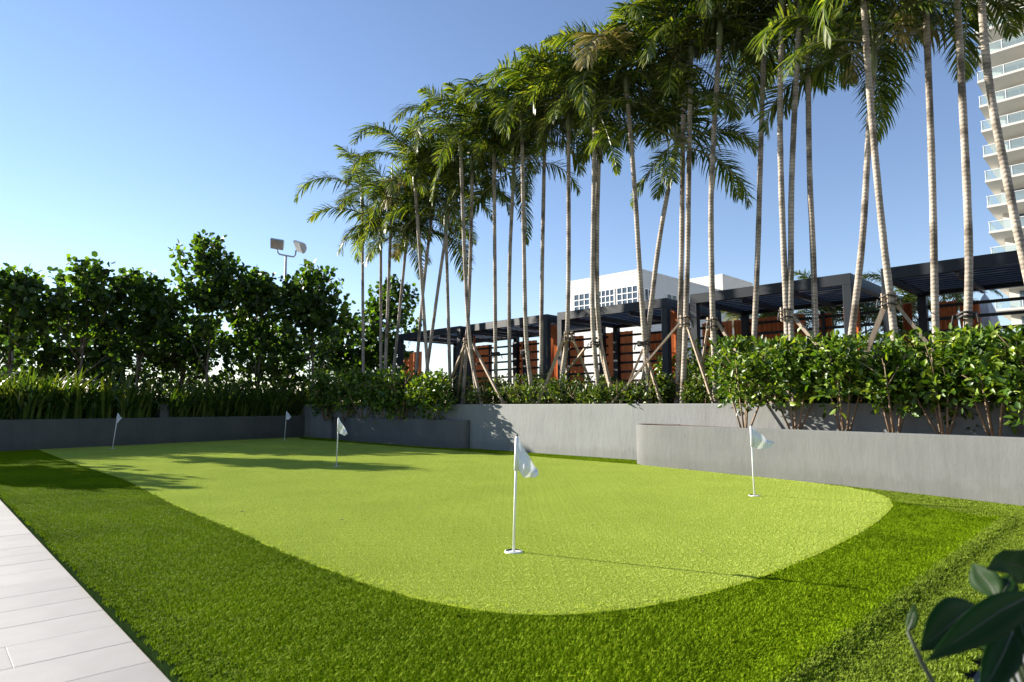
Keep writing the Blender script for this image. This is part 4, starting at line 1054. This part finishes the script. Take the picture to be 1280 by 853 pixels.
# ------------------------------------------------------------------ twin floodlight on its pole
YF = 27.0
ft = P(357.5, 319, YF); fb = Vector((P(356, 420, YF).x, YF, 0))
u = thing('floodlight_pole', fb, 'tall grey pole carrying two floodlights above the trees', 'floodlight')
obj('pole', MB().tube([fb + Vector((0, 0, -.1)), (fb.x * .5 + ft.x * .5, YF, ft.z / 2), ft], [.09, .075, .045], 10), M['lampgrey'], u, True)
def fp(x, y): return P(320 + x / 14.21, 285 + y / 14.21, YF)
obj('bracket', MB().tube([fp(375, 375), fp(385, 430), fp(415, 470), fp(540, 495), fp(670, 515), fp(700, 480), fp(712, 400)], .035, 8), M['lampgrey'], u, True)
def head(c, ax, L, r, flat, lensdir):
    """half-barrel housing: axis ax, length L, radius r."""
    ax = ax.normalized(); lens = lensdir.normalized(); lens = (lens - ax * lens.dot(ax)).normalized(); s = ax.cross(lens)
    prof = [(math.cos(t) * r, math.sin(t) * r) for t in [math.pi * k / 8 for k in range(9)]]
    vs = []
    for e in (-.5, .5):
        for (a, b) in prof: vs.append(c + ax * L * e + s * a - lens * b * flat)
    n = 9; fs = [tuple(range(n))[::-1], tuple(range(n, 2 * n))] + [(i, i + 1, n + i + 1, n + i) for i in range(n - 1)] + [(n - 1, 0, n, 2 * n - 1)]
    h = obj('lamp_head', MB().add(vs, fs), M['lampgrey'], u)
    m = Matrix((ax, s, lens)).transposed()
    g = MB(); g.box(c + lens * .012, (L * .9, r * 1.8, .02), m); obj('lens', g, M['metal'], h)
head(fp(370, 300), Vector((1, .25, -.12)), .53, .26, .95, Vector((.35, -.6, -.9)))
head(fp(752, 345), Vector((.8, -.5, -.35)), .49, .26, .95, Vector((-.1, -.8, -.75)))

# ------------------------------------------------------------------ putting flags
def flagstick(px, py, h, tipx, tipz, lean, label, seed):
    b = G(px, py, .007); t = thing('putting_flag', Vector((b.x, b.y, .004)), label, 'golf flag', 'putting flags on the green')
    rr = random.Random(seed); top = b + Vector((lean * h, 0, h))
    obj('pole', MB().tube([b + Vector((0, 0, -.002)), b.lerp(top, .5), top], .0088, 10), M['plastic'], t, True)
    obj('pole_tip', MB().tube([top - Vector((0, 0, .002)), top + Vector((lean * .02, 0, .012))], [.0085, .006], 8), M['band'], t, True)
    ring = [(math.cos(k * math.pi / 16), math.sin(k * math.pi / 16)) for k in range(32)]
    cup = MB(); vs = []; fs = []
    for (r, z) in ((.066, -.004), (.060, .0085), (.056, .0095), (.0555, .0)):
        for (c, s) in ring: vs.append((b.x + c * r, b.y + s * r, b.z + z))
    for i in range(3):
        for k in range(32): fs.append((i * 32 + k, i * 32 + (k + 1) % 32, (i + 1) * 32 + (k + 1) % 32, (i + 1) * 32 + k))
    cup.add(vs, fs); cm = cup.mesh('cup', ORG[t.name]); cm.materials.append(M['plastic']); cm.materials.append(M['cup_shade'])
    cm.polygons.foreach_set('material_index', [0] * 64 + [1] * 32)
    cu = obj('cup', cm, None, t)
    obj('cup_floor', MB().tube([(b.x, b.y, b.z), (b.x, b.y, b.z + .0012)], .0555, 32), M['plastic'], cu)
    # sleeve over the pole and the cloth hanging from it
    s0 = b.lerp(top, .985); s1 = b.lerp(top, .985 - .225 / h)
    obj('sleeve', MB().tube([s1, s1.lerp(s0, .5), s0], [.0145, .0135, .0135], 10), M['flag'], t, True)
    nu, nv = 14, 10; vs = []; fs = []
    for i in range(nu + 1):
        uu = i / nu
        for j in range(nv + 1):
            vv = j / nv
            hoist = s0.lerp(s1, vv); tip = Vector((b.x + tipx, b.y - .06, b.z + tipz))
            p = hoist.lerp(tip + Vector((-.004, 0, .03 * (1 - vv))), uu)
            p = p + Vector((.012 * (1 - uu), 0, -.028 * math.sin(uu * math.pi) * (.3 + vv))) + Vector((0, .032 * math.sin(uu * 7.5 + vv * 2.2 + seed) * uu ** .6 + .012 * math.sin(vv * 6 + seed), .006 * math.sin(uu * 12 + seed)))
            vs.append(p)
    for i in range(nu):
        for j in range(nv): k = i * (nv + 1) + j; fs.append((k, k + 1, k + nv + 2, k + nv + 1))
    fo = obj('flag', MB().add(vs, fs), M['flag'], t, True)
    return t
flagstick(642, 690, .785, .172, .525, .030, 'white flag in the cup out on the open middle of the green', 1)
flagstick(943, 620, .775, .21, .565, -.012, 'white flag in the cup before the rounded light planter', 2)
flagstick(420.5, 583, .80, .19, .53, .018, 'white flag in the cup amid tree shadows before the dark hedge', 3)
flagstick(355.5, 550.5, .85, .20, .67, .045, 'white flag before the corner where the shaded planters meet', 4)
flagstick(140.5, 561, .83, .20, .72, .10, 'white tilted flag beside the long shaded planter', 5)

# dead leaves dropped on the green
lm = None
for k, (x, y) in enumerate(((738, 657), (524, 635), (560, 588), (300, 640), (880, 690), (430, 650))):
    p = G(x, y, .019); s = .035 + .01 * (k % 2)
    me = scatter_leaves('fallen_leaf', np.zeros((1, 3)), np.array([[math.cos(k * 2.1), math.sin(k * 2.1), .1]]), np.array([[.2, .1, 1.0]]), np.array([s]), LEAF_OV, M['stem'])
    o = obj('fallen_leaf', me, None); o.location = p; tag(o, 'tiny brown fallen leaf lying on the putting green', 'leaf', 'fallen leaves on the green')

# ------------------------------------------------------------------ broad-leaved plant close by on the right
def near_leaf(pts, w, t, Y0, Y1, cup=.25, stalk=None):
    """leaf along pixel spine pts (base..tip), half width w px, depth from Y0 to Y1."""
    n = len(pts); vs = []; fs = []; S = []
    for i, (x, y) in enumerate(pts): S.append(P(x, y, Y0 + (Y1 - Y0) * i / (n - 1)))
    m = 12; C = []
    for i in range(m + 1):
        f = i / m * (n - 1); k = min(int(f), n - 2); C.append(S[k].lerp(S[k + 1], f - k))
    for i in range(m + 1):
        u_ = i / m; d = (C[min(i + 1, m)] - C[max(i - 1, 0)]).normalized(); view = (C[i] - CAMP).normalized()
        sd = d.cross(view).normalized(); sd = (sd + view * .35).normalized(); nn = d.cross(sd).normalized()
        hw = 1.25 * w / 800.0 * C[i].y * (max(0.0, math.sin(math.pi * min(1, .03 + .97 * u_ ** .85))) ** 1.05 + .015 if u_ < 1 else .01)
        for q in (-1, -.5, 0, .5, 1): vs.append(C[i] + sd * hw * q + nn * hw * cup * abs(q) ** 1.5)
    for i in range(m):
        for q in range(4): k = i * 5 + q; fs.append((k, k + 1, k + 6, k + 5))
    o = obj('leaf', MB().add(vs, fs), M['nearleaf'], t, True); sd_ = o.modifiers.new('thickness', 'SOLIDIFY'); sd_.thickness = .0008
    obj('midrib', MB().tube([c_ + Vector((0, 0, .0005)) for c_ in C], [.0022 * (1 - .8 * i / m) for i in range(m + 1)], 5), M['darkstem'], o, True)
    return C[0]
nb = Vector((.98, 1.15, -.03))
t = thing('broad_leaf_plant', nb, 'dark broad-leaved plant rising beside the turf corner in the foreground', 'plant')
roots = []
L_ = [([(1218, 757), (1198, 772), (1172, 794), (1149, 815)], 21, 1.12, 1.02, .3),
      ([(1292, 742), (1250, 764), (1205, 795), (1156, 828)], 17, 1.05, .98, .3),
      ([(1247, 748), (1238, 732), (1226, 718), (1216, 704)], 14, 1.15, 1.2, .25),
      ([(1300, 722), (1275, 708), (1255, 704), (1232, 712)], 17, 1.12, 1.06, .3),
      ([(1300, 690), (1290, 700), (1275, 705), (1262, 722)], 12, 1.2, 1.2, .2),
      ([(1252, 745), (1258, 735), (1262, 728), (1266, 716)], 9, 1.25, 1.3, .2),
      ([(1244, 788), (1240, 800), (1248, 815), (1252, 832)], 13, 1.2, 1.15, .2),
      ([(1275, 770), (1278, 790), (1290, 810), (1300, 835)], 17, 1.15, 1.1, .2),
      ([(1135, 790), (1140, 778), (1143, 766), (1142, 754)], 5, 1.12, 1.12, .1),
      ([(1265, 790), (1255, 815), (1240, 845), (1222, 868)], 15, 1.1, 1.0, .25),
      ([(1290, 765), (1280, 775), (1262, 788), (1250, 806)], 11, 1.2, 1.2, .2)]
for (pts, w, y0, y1, cp) in L_: roots.append(near_leaf(pts, w, t, y0, y1, cp))
st = MB()
for k, r_ in enumerate(roots):
    b = nb + Vector((.04 * math.cos(k * 1.9), .04 * math.sin(k * 1.9), 0)); st.tube([b, b.lerp(r_, .55) + Vector((.05, .03, -.02)), r_.lerp(b, .06) + Vector((.006, .004, -.01)), r_], [.008, .006, .004, .003], 6)
obj('stems', st, M['darkstem'], t, True)
pot = MB(); vs = []; fs = []
prof = [(.14, -.034), (.19, .25), (.20, .27), (.20, .30), (.175, .30), (.17, .26), (.01, .255)]
for (r_, z) in prof:
    for k in range(24): vs.append((nb.x + r_ * math.cos(k * math.pi / 12), nb.y + r_ * math.sin(k * math.pi / 12), z))
for i in range(len(prof) - 1):
    for k in range(24): fs.append((i * 24 + k, i * 24 + (k + 1) % 24, (i + 1) * 24 + (k + 1) % 24, (i + 1) * 24 + k))
pot.add(vs, fs); po = obj('plant_pot', pot, M['dark_metal'], None, True); tag(po, 'dark round pot holding the broad-leaved plant', 'plant pot')

# drop unused data labels
for o in scn.objects:
    if o.get('label') == '': del o['label']
